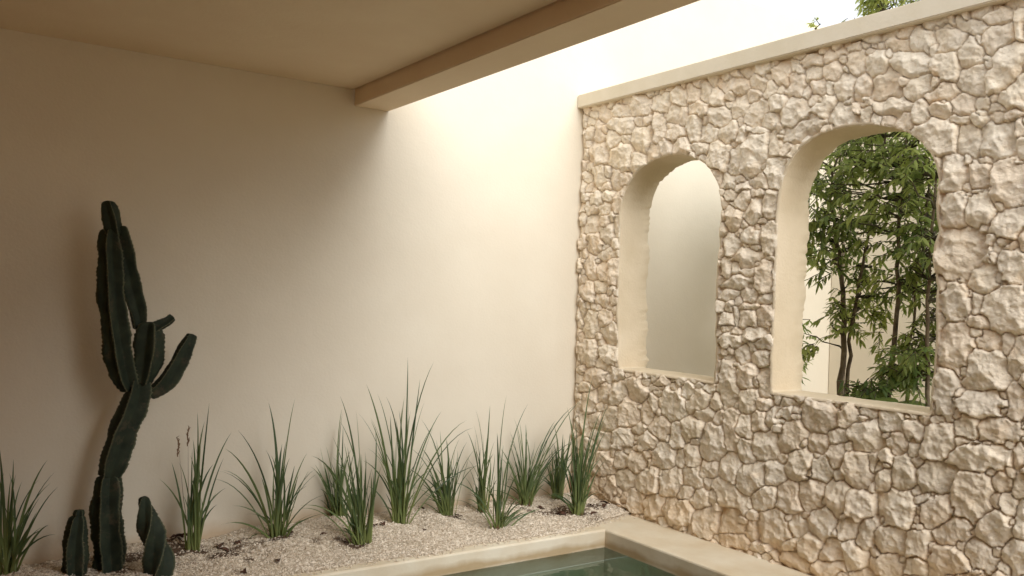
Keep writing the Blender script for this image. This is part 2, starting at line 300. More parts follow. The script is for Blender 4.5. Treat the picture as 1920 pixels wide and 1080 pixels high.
# ------------------------------------------------------------------ stone wall
ST = np.array([5622,3193,-49,-8,-2,-40,5477,3171,-88,-14,-3,-75,5280,3174,-97,-16,-3,-56,5061,3173,-111,-18,-4,-76,5560,3051,-69,-10,-5,-89,5281,3055,-155,-22,-3,-69,
5062,3056,-55,-8,-2,-42,5374,2956,-86,-11,-4,-83,5043,2912,-104,-14,-5,-109,4862,2978,-82,-11,-6,-123,4818,3157,-105,-17,-3,-77,4645,3172,-83,-14,-3,-75,
4695,3049,-67,-10,-3,-72,4595,3026,-38,-6,-3,-63,4504,3159,-64,-11,-3,-70,4379,3160,-46,-8,-3,-73,4458,3058,-106,-17,-2,-58,4489,2916,-64,-9,-5,-97,
4371,2960,-36,-6,-1,-30,4256,3101,-75,-13,-3,-68,4122,3159,-144,-26,-2,-56,3904,3137,-63,-12,-3,-57,3820,3164,-35,-6,-1,-22,4165,3033,-34,-6,-2,-34,
4241,2963,-95,-15,-3,-76,4055,3008,-81,-13,-3,-77,3951,3063,-55,-10,-2,-54,3799,3064,-42,54,-42,-27,3722,3064,-25,-4,-1,-28,3910,2941,-69,71,-60,-42,
3744,2978,-74,-12,-2,-63,3801,2867,-61,-9,-2,-53,4678,2911,-86,24,-44,-57,4336,2857,-87,-12,-3,-61,4138,2837,-95,22,-35,-58,4763,2811,-79,-10,-3,-77,
4595,2790,-96,14,-33,-63,4414,2760,-78,-10,-2,-54,4882,2777,-88,-10,-3,-74,5064,2715,-92,-10,-5,-96,5557,2857,-118,-14,-5,-102,5268,2797,-142,-16,-6,-111,
4239,2686,-104,-12,-4,-101,4073,2645,-43,95,-63,-25,3926,2650,-75,127,-88,-42,3760,2707,-52,-6,-3,-84,4033,2808,-51,-7,-2,-54,3914,2820,-91,-13,-1,-22,
5540,2670,-103,-10,-5,-93,5427,2702,-46,-4,-2,-52,5325,2640,-72,-6,-5,-91,5196,2611,-89,-8,-3,-55,5448,2574,-67,-6,-2,-40,4144,2498,-72,-7,-2,-52,
4019,2457,-60,-6,-2,-40,3865,2472,-67,-6,-2,-60,3744,2510,-86,-9,-3,-98,5211,2934,-45,-6,-2,-38,5491,3050,-34,-5,-2,-39,4725,2966,-45,-6,-2,-24,
4796,3057,-23,-4,0,-20,3842,2576,-22,-3,-1,-21,3702,2776,-26,-3,0,-21,5559,2486,-90,-6,-4,-66,5459,2392,-61,-4,-3,-65,5411,2501,-80,-6,-2,-48,
5289,2423,-78,-5,-4,-90,5603,2268,-84,-4,-5,-89,5447,2295,-54,-3,-4,-74,5422,2198,-87,-4,-4,-79,5281,2252,-58,-3,-5,-86,5567,2117,-103,-4,-5,-89,
5299,2091,-58,-2,-3,-60,5400,2025,-121,19,-22,-47,5613,1914,-77,-1,-6,-110,5433,1869,-81,-1,-5,-96,5295,1877,-71,0,-6,-128,5616,1711,-70,1,-5,-88,
5468,1765,-95,1,-3,-56,5372,1723,-26,1,-2,-38,5455,1643,-94,2,-3,-56,5277,1647,-71,2,-3,-55,5269,2022,-32,0,-2,-34,4121,2400,-53,-4,-2,-40,
4024,2356,-64,56,-55,-39,4085,2236,-80,-4,-4,-81,3912,2291,-68,-4,-4,-93,3762,2316,-74,-5,-4,-98,3925,2399,-27,-2,-1,-29,3862,2401,-36,-3,-1,-21,
4025,2146,-32,29,-22,-15,4107,2062,-72,-2,-3,-77,3932,2113,-77,-3,-2,-64,3880,2161,-22,-1,-1,-25,3902,2041,-49,-1,-1,-21,3771,2093,-79,-3,-4,-105,
3944,1963,-119,-2,-2,-64,4139,1893,-53,0,-4,-81,3879,1920,-36,0,0,-22,4044,1907,-33,0,-2,-47,3931,1863,-59,0,-1,-29,3805,1834,-79,0,-4,-115,
4040,1798,-140,29,-18,-46,4113,1724,-82,1,-2,-54,3926,1713,-77,1,-2,-43,3782,1688,-87,2,-1,-34,3711,1855,-26,0,-2,-69,3966,2050,-46,-1,-1,-18,
3837,2208,-26,-2,-1,-22,3758,1960,-48,-1,0,-14,5582,1446,-104,5,-6,-118,5273,1571,-65,2,-2,-46,5388,1498,-87,3,-3,-73,5329,1381,-118,6,-5,-94,
5590,1208,-111,8,-6,-114,5334,1218,-110,-32,46,-59,5423,1134,-74,6,-2,-51,5473,1338,-41,2,-2,-39,5511,1013,-157,14,-5,-82,5223,1074,-90,8,-2,-55,
5604,933,-77,8,-2,-52,5668,1078,-35,3,-2,-31,5385,904,-99,11,-5,-86,5228,913,-102,11,-4,-97,4995,980,-120,13,-5,-102,5569,796,-90,11,-6,-105,
5086,1087,-61,6,-2,-33,4902,1038,-58,6,-2,-36,4741,1054,-84,8,-2,-32,4761,997,-62,6,-1,-16,4595,1030,-49,5,-1,-31,4455,1014,-68,7,-2,-61,
4353,1070,-41,4,-1,-26,4825,885,-64,8,-4,-79,4964,836,-35,4,-1,-24,4359,956,-102,12,-3,-86,4242,1074,-54,6,-2,-44,4189,969,-54,6,-2,-70,
4088,1112,-85,9,-7,-182,4105,1534,-66,2,-2,-62,4112,1483,-62,3,-1,-22,4040,1573,-28,1,-3,-73,3932,1634,-91,3,0,-21,3956,1555,-69,3,-3,-64,
3778,1583,-74,2,-3,-77,3879,1452,-99,6,-2,-53,3789,1408,-87,6,-2,-52,4027,1465,-42,2,-1,-25,4080,1390,-99,6,-2,-58,4135,1327,-44,3,-1,-29,
3983,1316,-60,4,-3,-68,4095,1286,-38,2,-1,-22,3812,1308,-83,6,-2,-52,4018,1242,-28,2,-1,-21,3922,1157,-77,7,-3,-82,3770,1137,-69,7,-4,-111,
3858,1142,-26,3,-1,-42,3908,1016,-82,10,-3,-78,3774,1004,-56,7,-2,-48,3656,1053,-50,6,-2,-44,4007,969,-23,3,-1,-18,5498,748,-27,4,-1,-18,
5295,685,-117,16,-5,-102,5507,664,-95,13,-4,-78,5616,623,-70,10,-5,-88,5083,780,-117,15,-6,-124,4880,814,-76,10,-4,-97,4600,897,-131,16,-6,-128,
4294,867,-115,15,-2,-55,4165,861,-53,7,-2,-58,4038,799,-70,10,-6,-144,3928,836,-63,9,-3,-82,3813,887,-75,10,-3,-76,3685,932,-89,12,-3,-78,
5148,563,-125,19,-5,-96,5365,512,-92,14,-4,-85,5249,547,-38,6,-3,-54,4968,664,-84,12,-2,-53,4737,713,-112,16,-4,-95,4858,591,-105,16,-4,-80,
4988,563,-36,6,-2,-24,4558,685,-65,9,-5,-108,4401,746,-103,15,-4,-94,4644,648,-16,3,-1,-31,4388,665,-51,8,-2,-30,4216,684,-132,21,-6,-129,
3921,674,-68,12,-3,-78,3755,736,-95,16,-4,-96,4404,563,-68,11,-4,-98,4518,521,-48,8,-4,-76,4682,508,-117,20,-5,-102,4853,487,-58,10,-2,-44,
4980,409,-90,15,-4,-85,5094,488,-56,9,-2,-37,5165,401,-75,13,-3,-79,5343,345,-118,20,-6,-102,5256,428,-38,7,-2,-34,5467,141,-81,16,-5,-90,
5269,155,-77,16,-4,-96,5361,170,-59,11,-2,-51,5108,261,-105,20,-4,-82,4844,288,-139,27,-5,-108,4597,336,-135,26,-5,-104,4710,377,-28,5,-1,-28,
4397,405,-103,20,-3,-82,4248,486,-85,16,-3,-70,4055,536,-104,19,-4,-97,3861,500,-125,24,-3,-101,3680,563,-81,15,-3,-75,4254,388,-45,9,-2,-41,
4057,347,-179,-67,61,-75,4455,287,-89,18,-2,-56,4309,265,-91,19,-3,-74,4201,310,-44,9,-2,-66,4967,117,-119,25,-5,-92,4778,118,-114,25,-4,-90,
5089,116,-50,10,-2,-49,5043,183,-31,7,-1,-20,4512,137,-149,34,-5,-95,4262,118,-109,25,-5,-104,4032,186,-117,27,-4,-96,3998,51,-133,16,10,-52,
3843,265,-36,8,-1,-35,3931,210,-50,11,-1,-28,3865,155,-49,12,-3,-70,3684,212,-135,32,-6,-150,3773,66,-87,22,-2,-41,3487,272,-64,15,-3,-86,
3554,317,-28,7,-1,-27,3434,351,-28,6,0,-23,3317,332,-90,21,-4,-96,3558,430,-110,23,-4,-104,3400,490,-97,20,-4,-98,3751,390,-99,20,-4,-89,
3211,510,-84,18,-4,-117,3307,464,-23,5,-1,-26,3194,641,-40,8,-1,-41,3413,626,-27,5,-1,-26,3067,497,-97,21,-3,-80,3164,412,-29,6,0,-16,
3147,334,-68,16,-2,-72,3013,335,-45,104,-54,-9,3404,161,-86,22,-3,-84,3482,121,-24,6,-1,-17,3555,135,-81,21,-2,-43,3503,48,-121,-13,32,-69,
3237,178,-85,22,-3,-76,3078,194,-77,21,-3,-92,3256,77,-119,33,-2,-51,3040,93,-76,22,-2,-43,3204,295,-29,7,-1,-32,3613,1044,-91,11,-2,-37,
3643,952,-100,14,-2,-54,3666,873,-50,7,-1,-41,3355,983,-141,18,-4,-111,3528,953,-32,5,-1,-20,3556,828,-106,16,-4,-97,3357,819,-81,12,-2,-65,
3224,885,-70,11,-2,-51,3186,1062,-33,4,-1,-26,3148,1004,-72,55,-41,-44,3015,1046,-62,8,-2,-43,3049,1017,-31,4,0,-16,3038,900,-121,19,-3,-92,
2873,1010,-79,11,-2,-66,2903,933,-29,5,0,-18,2737,982,-56,9,-2,-73,2777,1059,-25,3,-1,-15,2683,1054,-49,7,-2,-47,2604,1064,-36,4,-1,-26,
2600,944,-111,17,-3,-92,2836,901,-65,10,-2,-60,2899,800,-46,8,-2,-54,2972,757,-40,8,-3,-67,3081,706,-102,18,-4,-124,3220,764,-74,13,-2,-73,
3142,821,-32,5,-1,-31,3322,669,-76,14,-2,-84,3485,666,-95,17,-3,-103,3617,676,-37,7,-1,-33,3466,795,-24,4,-1,-20,3362,740,-26,5,0,-17,
2741,922,-19,3,0,-17,2915,669,-50,10,-2,-70,2951,742,-37,7,-2,-52,2898,770,-30,6,-1,-24,2793,735,-70,13,-3,-98,2831,524,-113,25,-4,-119,
2601,747,-113,22,-3,-83,2402,680,-111,23,-4,-132,2720,648,-25,5,-1,-29,2682,615,-52,11,-1,-29,2619,646,-15,3,-1,-15,2589,566,-95,21,-2,-86,
2698,547,-16,3,0,-20,2700,494,-18,4,-1,-26,2490,593,-14,3,0,-26,2493,485,-97,49,-21,-66,2253,787,-47,10,-2,-51,2207,849,-21,4,-1,-24,
2164,793,-36,7,-2,-66,2282,683,-32,7,-1,-38,2219,691,-39,8,-2,-59,2283,547,-96,23,-2,-89,2155,620,-38,9,-2,-103,2201,609,-16,4,0,-22,
2392,510,-13,4,0,-22,2858,349,-104,26,-3,-84,2914,444,-20,5,0,-19,2686,351,-79,20,-2,-87,2613,358,-18,5,-1,-32,2457,415,-26,7,0,-25,
2523,308,-116,32,-2,-79,2344,389,-85,-61,44,-58,2275,429,-21,6,-1,-30,2181,433,-74,20,-2,-88,2236,359,-39,-12,14,-30,2867,196,-93,-13,30,-71,
2702,247,-61,17,-2,-58,2803,249,-26,7,0,-24,2358,297,-41,12,0,-16,2441,252,-45,13,0,-25,2558,1208,-64,7,-4,-154,2471,1336,-23,2,-1,-26,
2360,1352,-115,10,-4,-113,2485,1222,-26,3,-1,-28,2507,1180,-12,2,-1,-20,2371,1179,-129,15,-2,-72,2265,1233,-22,3,-1,-19,2257,1155,-21,3,0,-21,
2185,1207,-54,7,-3,-106,2493,1102,-26,3,-1,-31,2437,1042,-59,9,-2,-64,2260,1046,-119,17,-2,-68,2461,965,-46,8,0,-23,2327,975,-32,5,0,-14,
2375,901,-176,5,8,-70,2163,943,-43,7,-2,-64,2152,1109,-12,1,0,-18,2147,1025,-15,2,-1,-13,2393,954,-25,4,0,-11,2507,1955,-129,-3,-5,-158,
2383,1828,-89,1,-2,-75,2345,1946,-17,0,-1,-48,2224,1891,-75,-1,-2,-95,2312,1992,-26,-1,0,-32,2255,2002,-39,-2,-1,-26,2530,1699,-90,2,-3,-103,
2409,1702,-33,1,-2,-60,2452,1749,-15,0,-1,-27,2257,1654,-124,4,-4,-130,2388,1596,-77,3,-1,-47,2416,1541,-36,2,-1,-30,2505,1452,-99,6,-4,-145,
2339,1510,-66,4,-2,-62,2248,1510,-34,3,-2,-60,2179,1434,-54,4,-3,-108,2380,1928,-20,-1,0,-21,2272,1799,-14,0,-1,-12,2449,1623,-18,1,0,-12,
2503,1809,-22,0,-1,-9,2302,1834,-17,0,0,-33,2658,2610,-143,-19,-2,-95,2481,2568,-67,-9,-2,-91,2332,2542,-99,-13,-2,-100,2204,2595,-33,-5,-2,-58,
2196,2490,-30,-4,-2,-66,2557,2399,-75,-8,-3,-110,2478,2464,-22,-2,0,-28,2410,2385,-56,-6,-2,-78,2394,2449,-36,-4,-1,-24,2461,2275,-27,-2,0,-15,
2419,2290,-24,-2,0,-15,2366,2291,-17,-2,0,-14,2263,2318,-99,-9,-4,-134,2548,2196,-78,-5,-3,-101,2404,2187,-68,-5,-2,-99,2306,2204,-23,-2,-1,-32,
2252,2114,-113,26,-20,-71,2353,2030,-29,-1,0,-18,2278,2010,-45,-2,-1,-26,2390,2085,-24,-1,-1,-24,2227,2421,-22,-2,0,-11,2901,3180,-77,-17,-2,-46,
3009,3198,-28,-6,0,-28,3064,3220,-28,-6,0,-16,3077,3169,-32,-7,-1,-32,3113,3209,-21,-4,0,-19,3033,3091,-73,-15,-3,-86,2818,3047,-116,-24,-3,-79,
2974,2954,-99,-18,-3,-97,2752,3159,-66,-15,-2,-73,2673,3218,-16,-4,0,-15,2619,3216,-36,-8,-1,-14,2586,3127,-87,-19,-2,-70,2477,3182,-95,-48,10,-39,
2328,3190,-68,8,-15,-42,2325,3079,-77,29,-33,-63,2479,3034,-66,-14,-3,-95,2429,3086,-17,-4,-1,-34,2220,3131,-34,-8,-2,-99,2249,3220,-16,-4,0,-17,
2682,3102,-28,-6,-1,-32,2606,2986,-78,-16,-2,-82,2848,2949,-36,-6,0,-25,2763,2904,-78,29,-35,-61,2664,2915,-34,-6,-1,-30,2638,2840,-90,26,-23,-49,
2463,2883,-77,-14,-3,-89,2382,2991,-22,-5,0,-20,2376,2945,-25,-5,0,-28,2283,2921,-66,122,-70,-51,2242,2787,-50,85,-58,-44,2517,2767,-79,-13,-2,-63,
2916,2821,-127,-20,-2,-59,2404,2759,-42,-8,-1,-36,2337,2726,-49,-8,-1,-31,2630,2792,-27,-4,0,-14,3088,2868,-36,-6,-1,-26,2419,2700,-25,-4,0,-23,
3708,3152,-73,-14,-3,-77,3617,3197,-41,-8,-2,-42,3472,3201,-86,-5,-9,-38,3469,3113,-67,-13,-2,-61,3604,3064,-79,-14,-3,-79,3606,2886,-94,65,-79,-75,
3521,3008,-36,-7,-1,-34,3427,3031,-63,-12,-2,-67,3317,3195,-77,8,-17,-40,3322,3104,-68,21,-32,-52,3239,3094,-22,-5,-1,-19,3185,3212,-44,-10,-1,-33,
3160,3123,-54,-11,-2,-81,3236,3003,-70,-13,-3,-85,3119,2962,-58,53,-50,-46,3383,2898,-44,62,-54,-35,3252,2818,-97,-15,-3,-88,3158,2848,-28,-5,-2,-32,
3537,2774,-157,39,-35,-63,3086,2792,-39,-6,-2,-57,3467,2844,-32,-5,0,-21,3341,3002,-23,-4,-2,-50,3218,2896,-30,-5,0,-16,3096,2882,-28,-5,0,-19,
3719,2758,-26,-4,0,-17,3416,2936,-24,-4,-1,-27], float).reshape(-1, 6) / 1000.
A1 = [(5.216, 1.112), (5.226, 1.327), (5.234, 1.496), (5.242, 1.666), (5.244, 1.835), (5.246, 2.006), (5.248, 2.176), (5.248, 2.32), (5.243, 2.387), (5.228, 2.448), (5.204, 2.504), (5.17, 2.557), (5.128, 2.604), (5.078, 2.646), (5.02, 2.681), (4.955, 2.708), (4.885, 2.729), (4.808, 2.741), (4.72, 2.745), (4.632, 2.741), (4.555, 2.729), (4.485, 2.708), (4.42, 2.681), (4.362, 2.646), (4.312, 2.604), (4.27, 2.557), (4.236, 2.504), (4.212, 2.448), (4.197, 2.387), (4.192, 2.32), (4.193, 2.233), (4.205, 2.133), (4.197, 2.059), (4.212, 1.947), (4.216, 1.798), (4.22, 1.649), (4.205, 1.538), (4.217, 1.463), (4.203, 1.352), (4.203, 1.241), (4.208, 1.108)]
A2 = [(3.711, 1.09), (3.712, 1.35), (3.712, 1.558), (3.707, 1.79), (3.704, 2.043), (3.703, 2.252), (3.687, 2.389), (3.67, 2.475), (3.639, 2.55), (3.591, 2.612), (3.539, 2.658), (3.473, 2.694), (3.396, 2.724), (3.32, 2.738), (3.245, 2.743), (3.172, 2.743), (3.101, 2.738), (3.006, 2.724), (2.918, 2.7), (2.84, 2.667), (2.783, 2.63), (2.734, 2.585), (2.682, 2.523), (2.65, 2.458), (2.632, 2.377), (2.639, 2.304), (2.643, 2.231), (2.638, 2.157), (2.624, 2.089), (2.646, 2.011), (2.65, 1.938), (2.636, 1.865), (2.624, 1.786), (2.628, 1.719), (2.629, 1.634), (2.62, 1.544), (2.627, 1.374), (2.626, 1.311), (2.638, 1.219), (2.647, 1.09)]
def densify(P, step=.012):
    out = []
    for i in range(len(P)):
        a, b = np.array(P[i]), np.array(P[(i + 1) % len(P)]); n = max(1, int(np.linalg.norm(b - a) / step))
        for k in range(n): out.append(a + (b - a) * k / n)
    return np.array(out)
def sdf(Y, Z, P):
    """signed distance (negative inside) and nearest point, to a closed polygon; only evaluated in its box"""
    D = np.full(Y.shape, 9.); NY = Y.copy(); NZ = Z.copy(); P = np.array(P)
    m = (Y > P[:, 0].min() - .25) & (Y < P[:, 0].max() + .25) & (Z > P[:, 1].min() - .25) & (Z < P[:, 1].max() + .25)
    y, z = Y[m], Z[m]; d = np.full(y.shape, 9.); ny = y.copy(); nz = z.copy(); ins = np.zeros(y.shape, bool)
    for i in range(len(P)):
        a, b = P[i], P[(i + 1) % len(P)]; e = b - a
        t = np.clip(((y - a[0]) * e[0] + (z - a[1]) * e[1]) / (e @ e), 0, 1)
        py, pz = a[0] + e[0] * t, a[1] + e[1] * t; dd = np.hypot(y - py, z - pz); q = dd < d
        d[q] = dd[q]; ny[q] = py[q]; nz[q] = pz[q]
        if b[1] != a[1]:
            c = ((a[1] > z) != (b[1] > z)) & (y < (b[0] - a[0]) * (z - a[1]) / (b[1] - a[1]) + a[0]); ins ^= c
    d[ins] *= -1; D[m] = d; NY[m] = ny; NZ[m] = nz
    return D, NY, NZ
ZT = 3.262
rs = np.random.RandomState(12)
# drop near-duplicates
keep = []
for i in range(len(ST)):
    ok = True
    for j in keep:
        if np.hypot(*(ST[i, :2] - ST[j, :2])) < .5 * min(np.hypot(ST[j, 2], ST[j, 3]), np.hypot(ST[j, 4], ST[j, 5])): ok = False; break
    if ok: keep.append(i)
ST = ST[keep]
def rand_stones(y0, y1, z0, z1, seed, r0=.05, r1=.115):
    rr = np.random.RandomState(seed); out = []
    for k in range(6000):
        r = rr.uniform(r0, r1) * (1 if k < 1500 else .6); y, z = rr.uniform(y0, y1), rr.uniform(z0, z1)
        if all((y - o[0]) ** 2 + (z - o[1]) ** 2 > (r + o[6]) ** 2 * .86 for o in out):
            a = rr.uniform(0, 3.14); s = rr.uniform(.85, 1.25)
            out.append([y, z, math.cos(a) * r * s, math.sin(a) * r * s, -math.sin(a) * r / s, math.cos(a) * r / s, r])
    return np.array(out)[:, :6]
ST = np.vstack([ST, rand_stones(-1.6, 2.06, -.1, ZT + .05, 4)])
def fields(Y, Z, stones):
    """nearest and second-nearest stone of every sample, in each stone's own (elliptic) measure"""
    wy = Y + fbm(Y, Z, 16, 101, 3) * .022; wz = Z + fbm(Y, Z, 16, 131, 3) * .022
    sh = Y.shape; d1 = np.full(sh, 99.); d2 = np.full(sh, 99.); r1 = np.full(sh, .05); r2 = np.full(sh, .05); i1 = np.full(sh, -1); n1 = np.zeros(sh); n2 = np.zeros(sh)
    ya, za = Y[0], Z[:, 0]
    for i, s in enumerate(stones):
        e1, e2 = s[2:4], s[4:6]; R_ = max(np.hypot(*e1), np.hypot(*e2)) * 2.2 + .05
        a0, a1 = np.searchsorted(ya, [s[0] - R_, s[0] + R_]); b0, b1 = np.searchsorted(za, [s[1] - R_, s[1] + R_])
        if a1 <= a0 or b1 <= b0: continue
        sl = (slice(b0, b1), slice(a0, a1)); dy, dz = wy[sl] - s[0], wz[sl] - s[1]
        M = np.linalg.inv(np.array([[e1[0], e2[0]], [e1[1], e2[1]]])); nx = M[0, 0] * dy + M[0, 1] * dz; ny = M[1, 0] * dy + M[1, 1] * dz
        p = 3.1; d = (np.abs(nx) ** p + np.abs(ny) ** p) ** (1 / p) + 1e-6; r = np.hypot(dy, dz) / d
        c = d < d1[sl]
        d2[sl] = np.where(c, d1[sl], np.minimum(d2[sl], d)); r2[sl] = np.where(c, r1[sl], np.where(d <= d2[sl], r, r2[sl]))
        d1[sl] = np.where(c, d, d1[sl]); r1[sl] = np.where(c, r, r1[sl]); i1[sl] = np.where(c, i, i1[sl]); n1[sl] = np.where(c, nx, n1[sl]); n2[sl] = np.where(c, ny, n2[sl])
    return d1, d2, r1, r2, i1, n1, n2
# chips of stone wedged into the larger gaps
gy, gz = np.meshgrid(np.arange(-1.5, YB, .012), np.arange(-.05, ZT, .012)); d1, d2, r1, r2, i1, _, _ = fields(gy, gz, ST)
gap = np.where((sdf(gy, gz, A1)[0] > .0) & (sdf(gy, gz, A2)[0] > .0), (d1 - 1) * r1, 0); fill = []
for _ in range(900):
    k = np.unravel_index(gap.argmax(), gap.shape); g = gap[k]
    if g < .012: break
    r = min(g, .05) * rs.uniform(.95, 1.3); a = rs.uniform(0, 3.14); s = rs.uniform(1, 1.4)
    fill.append([gy[k], gz[k], math.cos(a) * r * s, math.sin(a) * r * s, -math.sin(a) * r / s, math.cos(a) * r / s])
    gap = np.minimum(gap, np.hypot(gy - gy[k], gz - gz[k]) - r * .9)
NF0 = len(ST)
if fill: ST = np.vstack([ST, np.array(fill)])
NS = len(ST); size = np.sqrt(np.hypot(ST[:, 2], ST[:, 3]) * np.hypot(ST[:, 4], ST[:, 5]))
H0 = .028 + np.clip(size, .015, .11) * .24 + rs.randn(NS) * .007
K = 4; FA = rs.uniform(0, 2 * math.pi, (NS, K)); FO = rs.uniform(.25, .85, (NS, K)); FS = rs.uniform(.25, 1.1, (NS, K))
TY, TZ = rs.randn(NS) * .14, rs.randn(NS) * .14
pal = np.array([(.88, .765, .60), (.89, .78, .62), (.86, .73, .56), (.90, .80, .645), (.87, .74, .575), (.88, .765, .595)])
tint = pal[rs.randint(0, len(pal), NS)] * (1 + rs.randn(NS, 1) * .03)
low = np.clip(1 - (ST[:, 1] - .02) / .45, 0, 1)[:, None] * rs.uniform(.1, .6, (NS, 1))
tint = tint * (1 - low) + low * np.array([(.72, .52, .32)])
def chips(Y, Z, c, seed, tilt):
    """fractured relief: lower envelope of tilted shallow bowls on a jittered grid"""
    r = np.random.RandomState(seed); J = r.rand(256, 256, 5); gy = np.floor(Y / c).astype(int); gz = np.floor(Z / c).astype(int); h = np.full(Y.shape, 9.)
    for a in (-1, 0, 1):
        for b in (-1, 0, 1):
            j = J[(gy + a) % 256, (gz + b) % 256]; py = (gy + a + j[..., 0]) * c; pz = (gz + b + j[..., 1]) * c; dy, dz = Y - py, Z - pz
            h = np.minimum(h, (dy * (j[..., 2] - .5) + dz * (j[..., 3] - .5)) * 2 * tilt + (dy * dy + dz * dz) / c * .55 + (j[..., 4] - .5) * c * .12)
    return h - c * .12
def stone_sheet(name, ys, zs, side, parent, flip=False, hole_noise=0.):
    Y, Z = np.meshgrid(ys, zs); d1, d2, r1, r2, i1, nx, ny = fields(Y, Z, ST)
    bd = (d2 - d1) / (1 / r1 + 1 / r2); out = (1.30 - d1) * r1; bd = np.minimum(bd, out)
    h0 = H0[i1]; sz = size[i1]
    top = h0 + (TY[i1] * nx + TZ[i1] * ny) * sz * .8 - .045 * sz * (nx ** 2 + ny ** 2)
    for k in range(K):
        q = np.cos(FA[i1, k]) * nx + np.sin(FA[i1, k]) * ny - FO[i1, k]
        top = np.minimum(top, h0 + .01 * (k % 2) - FS[i1, k] * sz * q * .62)
    rough = fbm(Y, Z, 34, 201, 4, .6) * .008 * np.clip(sz / .06, .35, 1) + np.abs(fbm(Y, Z, 13, 221, 3)) * -.007 * np.clip(sz / .06, .3, 1)
    top = top + rough + chips(Y, Z, .075, 401, .20) * np.clip(sz / .05, .3, .6) + chips(Y, Z, .022, 431, .22) * .35
    Rr = np.clip(sz * .17, .005, .012); s = np.clip(bd / Rr, -1, 1)
    side_p = np.where(s > 0, np.sqrt(np.clip(1 - (1 - s) ** 2, 0, 1)), s * .3)
    h = -.004 + (top + .004) * side_p
    h = h + fbm(Y, Z, 45, 241, 2) * .004
    D = np.full(Y.shape, 9.); NY, NZ = Y.copy(), Z.copy()
    for A in (A1, A2):
        dd, a, b = sdf(Y, Z, A); q = dd < D; D[q] = dd[q]; NY[q] = a[q]; NZ[q] = b[q]
    if hole_noise: D = D - .035 + fbm(Y, Z, 5, 261, 4) * hole_noise + fbm(Y, Z, 30, 271, 2) * hole_noise * .3
    e = np.clip(D / .03, 0, 1); e = np.sqrt(np.clip(1 - (1 - e) ** 2, 0, 1))
    lim = .034 + (h - .034) * e; h = np.where(h > .034, np.maximum(lim, .030), h)
    h = np.where(D < .012, np.maximum(h, .022), h)
    step = ys[1] - ys[0]; ins = D < 0
    if not hole_noise:
        snap = ins & (D > -.016); Y = np.where(snap, NY, Y); Z = np.where(snap, NZ, Z); dead = D < -.016
    else: dead = ins
    h = h * np.clip((YB + .02 - Y) / .05, .35, 1)
    V = np.stack([side - h if not flip else side + h, Y, Z], -1).reshape(-1, 3)
    n, k = Y.shape; idx = np.arange(n * k).reshape(n, k); ok = ~(dead[:-1, :-1] | dead[1:, :-1] | dead[:-1, 1:] | dead[1:, 1:])
    if not hole_noise: ok &= ~(ins[:-1, :-1] & ins[1:, :-1] & ins[:-1, 1:] & ins[1:, 1:])
    q = np.stack([idx[:-1, :-1], idx[1:, :-1], idx[1:, 1:], idx[:-1, 1:]], -1)
    if flip: q = q[..., ::-1]
    Fc = q[ok].reshape(-1, 4)
    used = np.zeros(n * k, bool); used[Fc.ravel()] = True; remap = np.cumsum(used) - 1
    col = tint[i1]; pale = np.clip(fbm(Y, Z, 6, 301, 4) * 1.3 + .05, 0, .45)[..., None]; col = col * (1 - pale) + pale * np.array((.90, .81, .68))
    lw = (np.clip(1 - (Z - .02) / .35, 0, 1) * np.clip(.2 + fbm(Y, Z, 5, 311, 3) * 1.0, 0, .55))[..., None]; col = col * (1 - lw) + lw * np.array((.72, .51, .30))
    mort = np.clip(1 - bd / .004, 0, 1)[..., None]; col = col * (1 - mort) + mort * np.array((.82, .69, .53))
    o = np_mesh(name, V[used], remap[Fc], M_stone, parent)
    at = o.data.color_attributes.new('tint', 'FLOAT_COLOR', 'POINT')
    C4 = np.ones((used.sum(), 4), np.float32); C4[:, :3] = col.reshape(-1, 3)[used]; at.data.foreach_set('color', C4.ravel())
    return o
wall = tag(empty('stone_wall', (XW, 3.6, 0)), 'rough pale limestone wall with two arched openings beside the pool', 'wall')
ys = np.concatenate([np.arange(-1.4, 1.9, .016), np.arange(1.9, YB + .003, .0058)]); zs = np.arange(-.03, ZT + .012, .0058)
rel(stone_sheet('stonework', ys, zs, XW, wall), wall)
rel(stone_sheet('rear_stonework', np.arange(-1.4, YB, .02), np.arange(-.1, ZT, .02), 4.85, wall, True, .03), wall)
rel(box('plaster_coping', (4.53, -1.5, ZT), (5.0, YB - .002, 3.372), M_cope, wall, .006), wall)
rel(box('end_pier', (XW + .04, -1.45, -.1), (4.86, -1.38, ZT - .002), M_cope, wall, 0), wall)
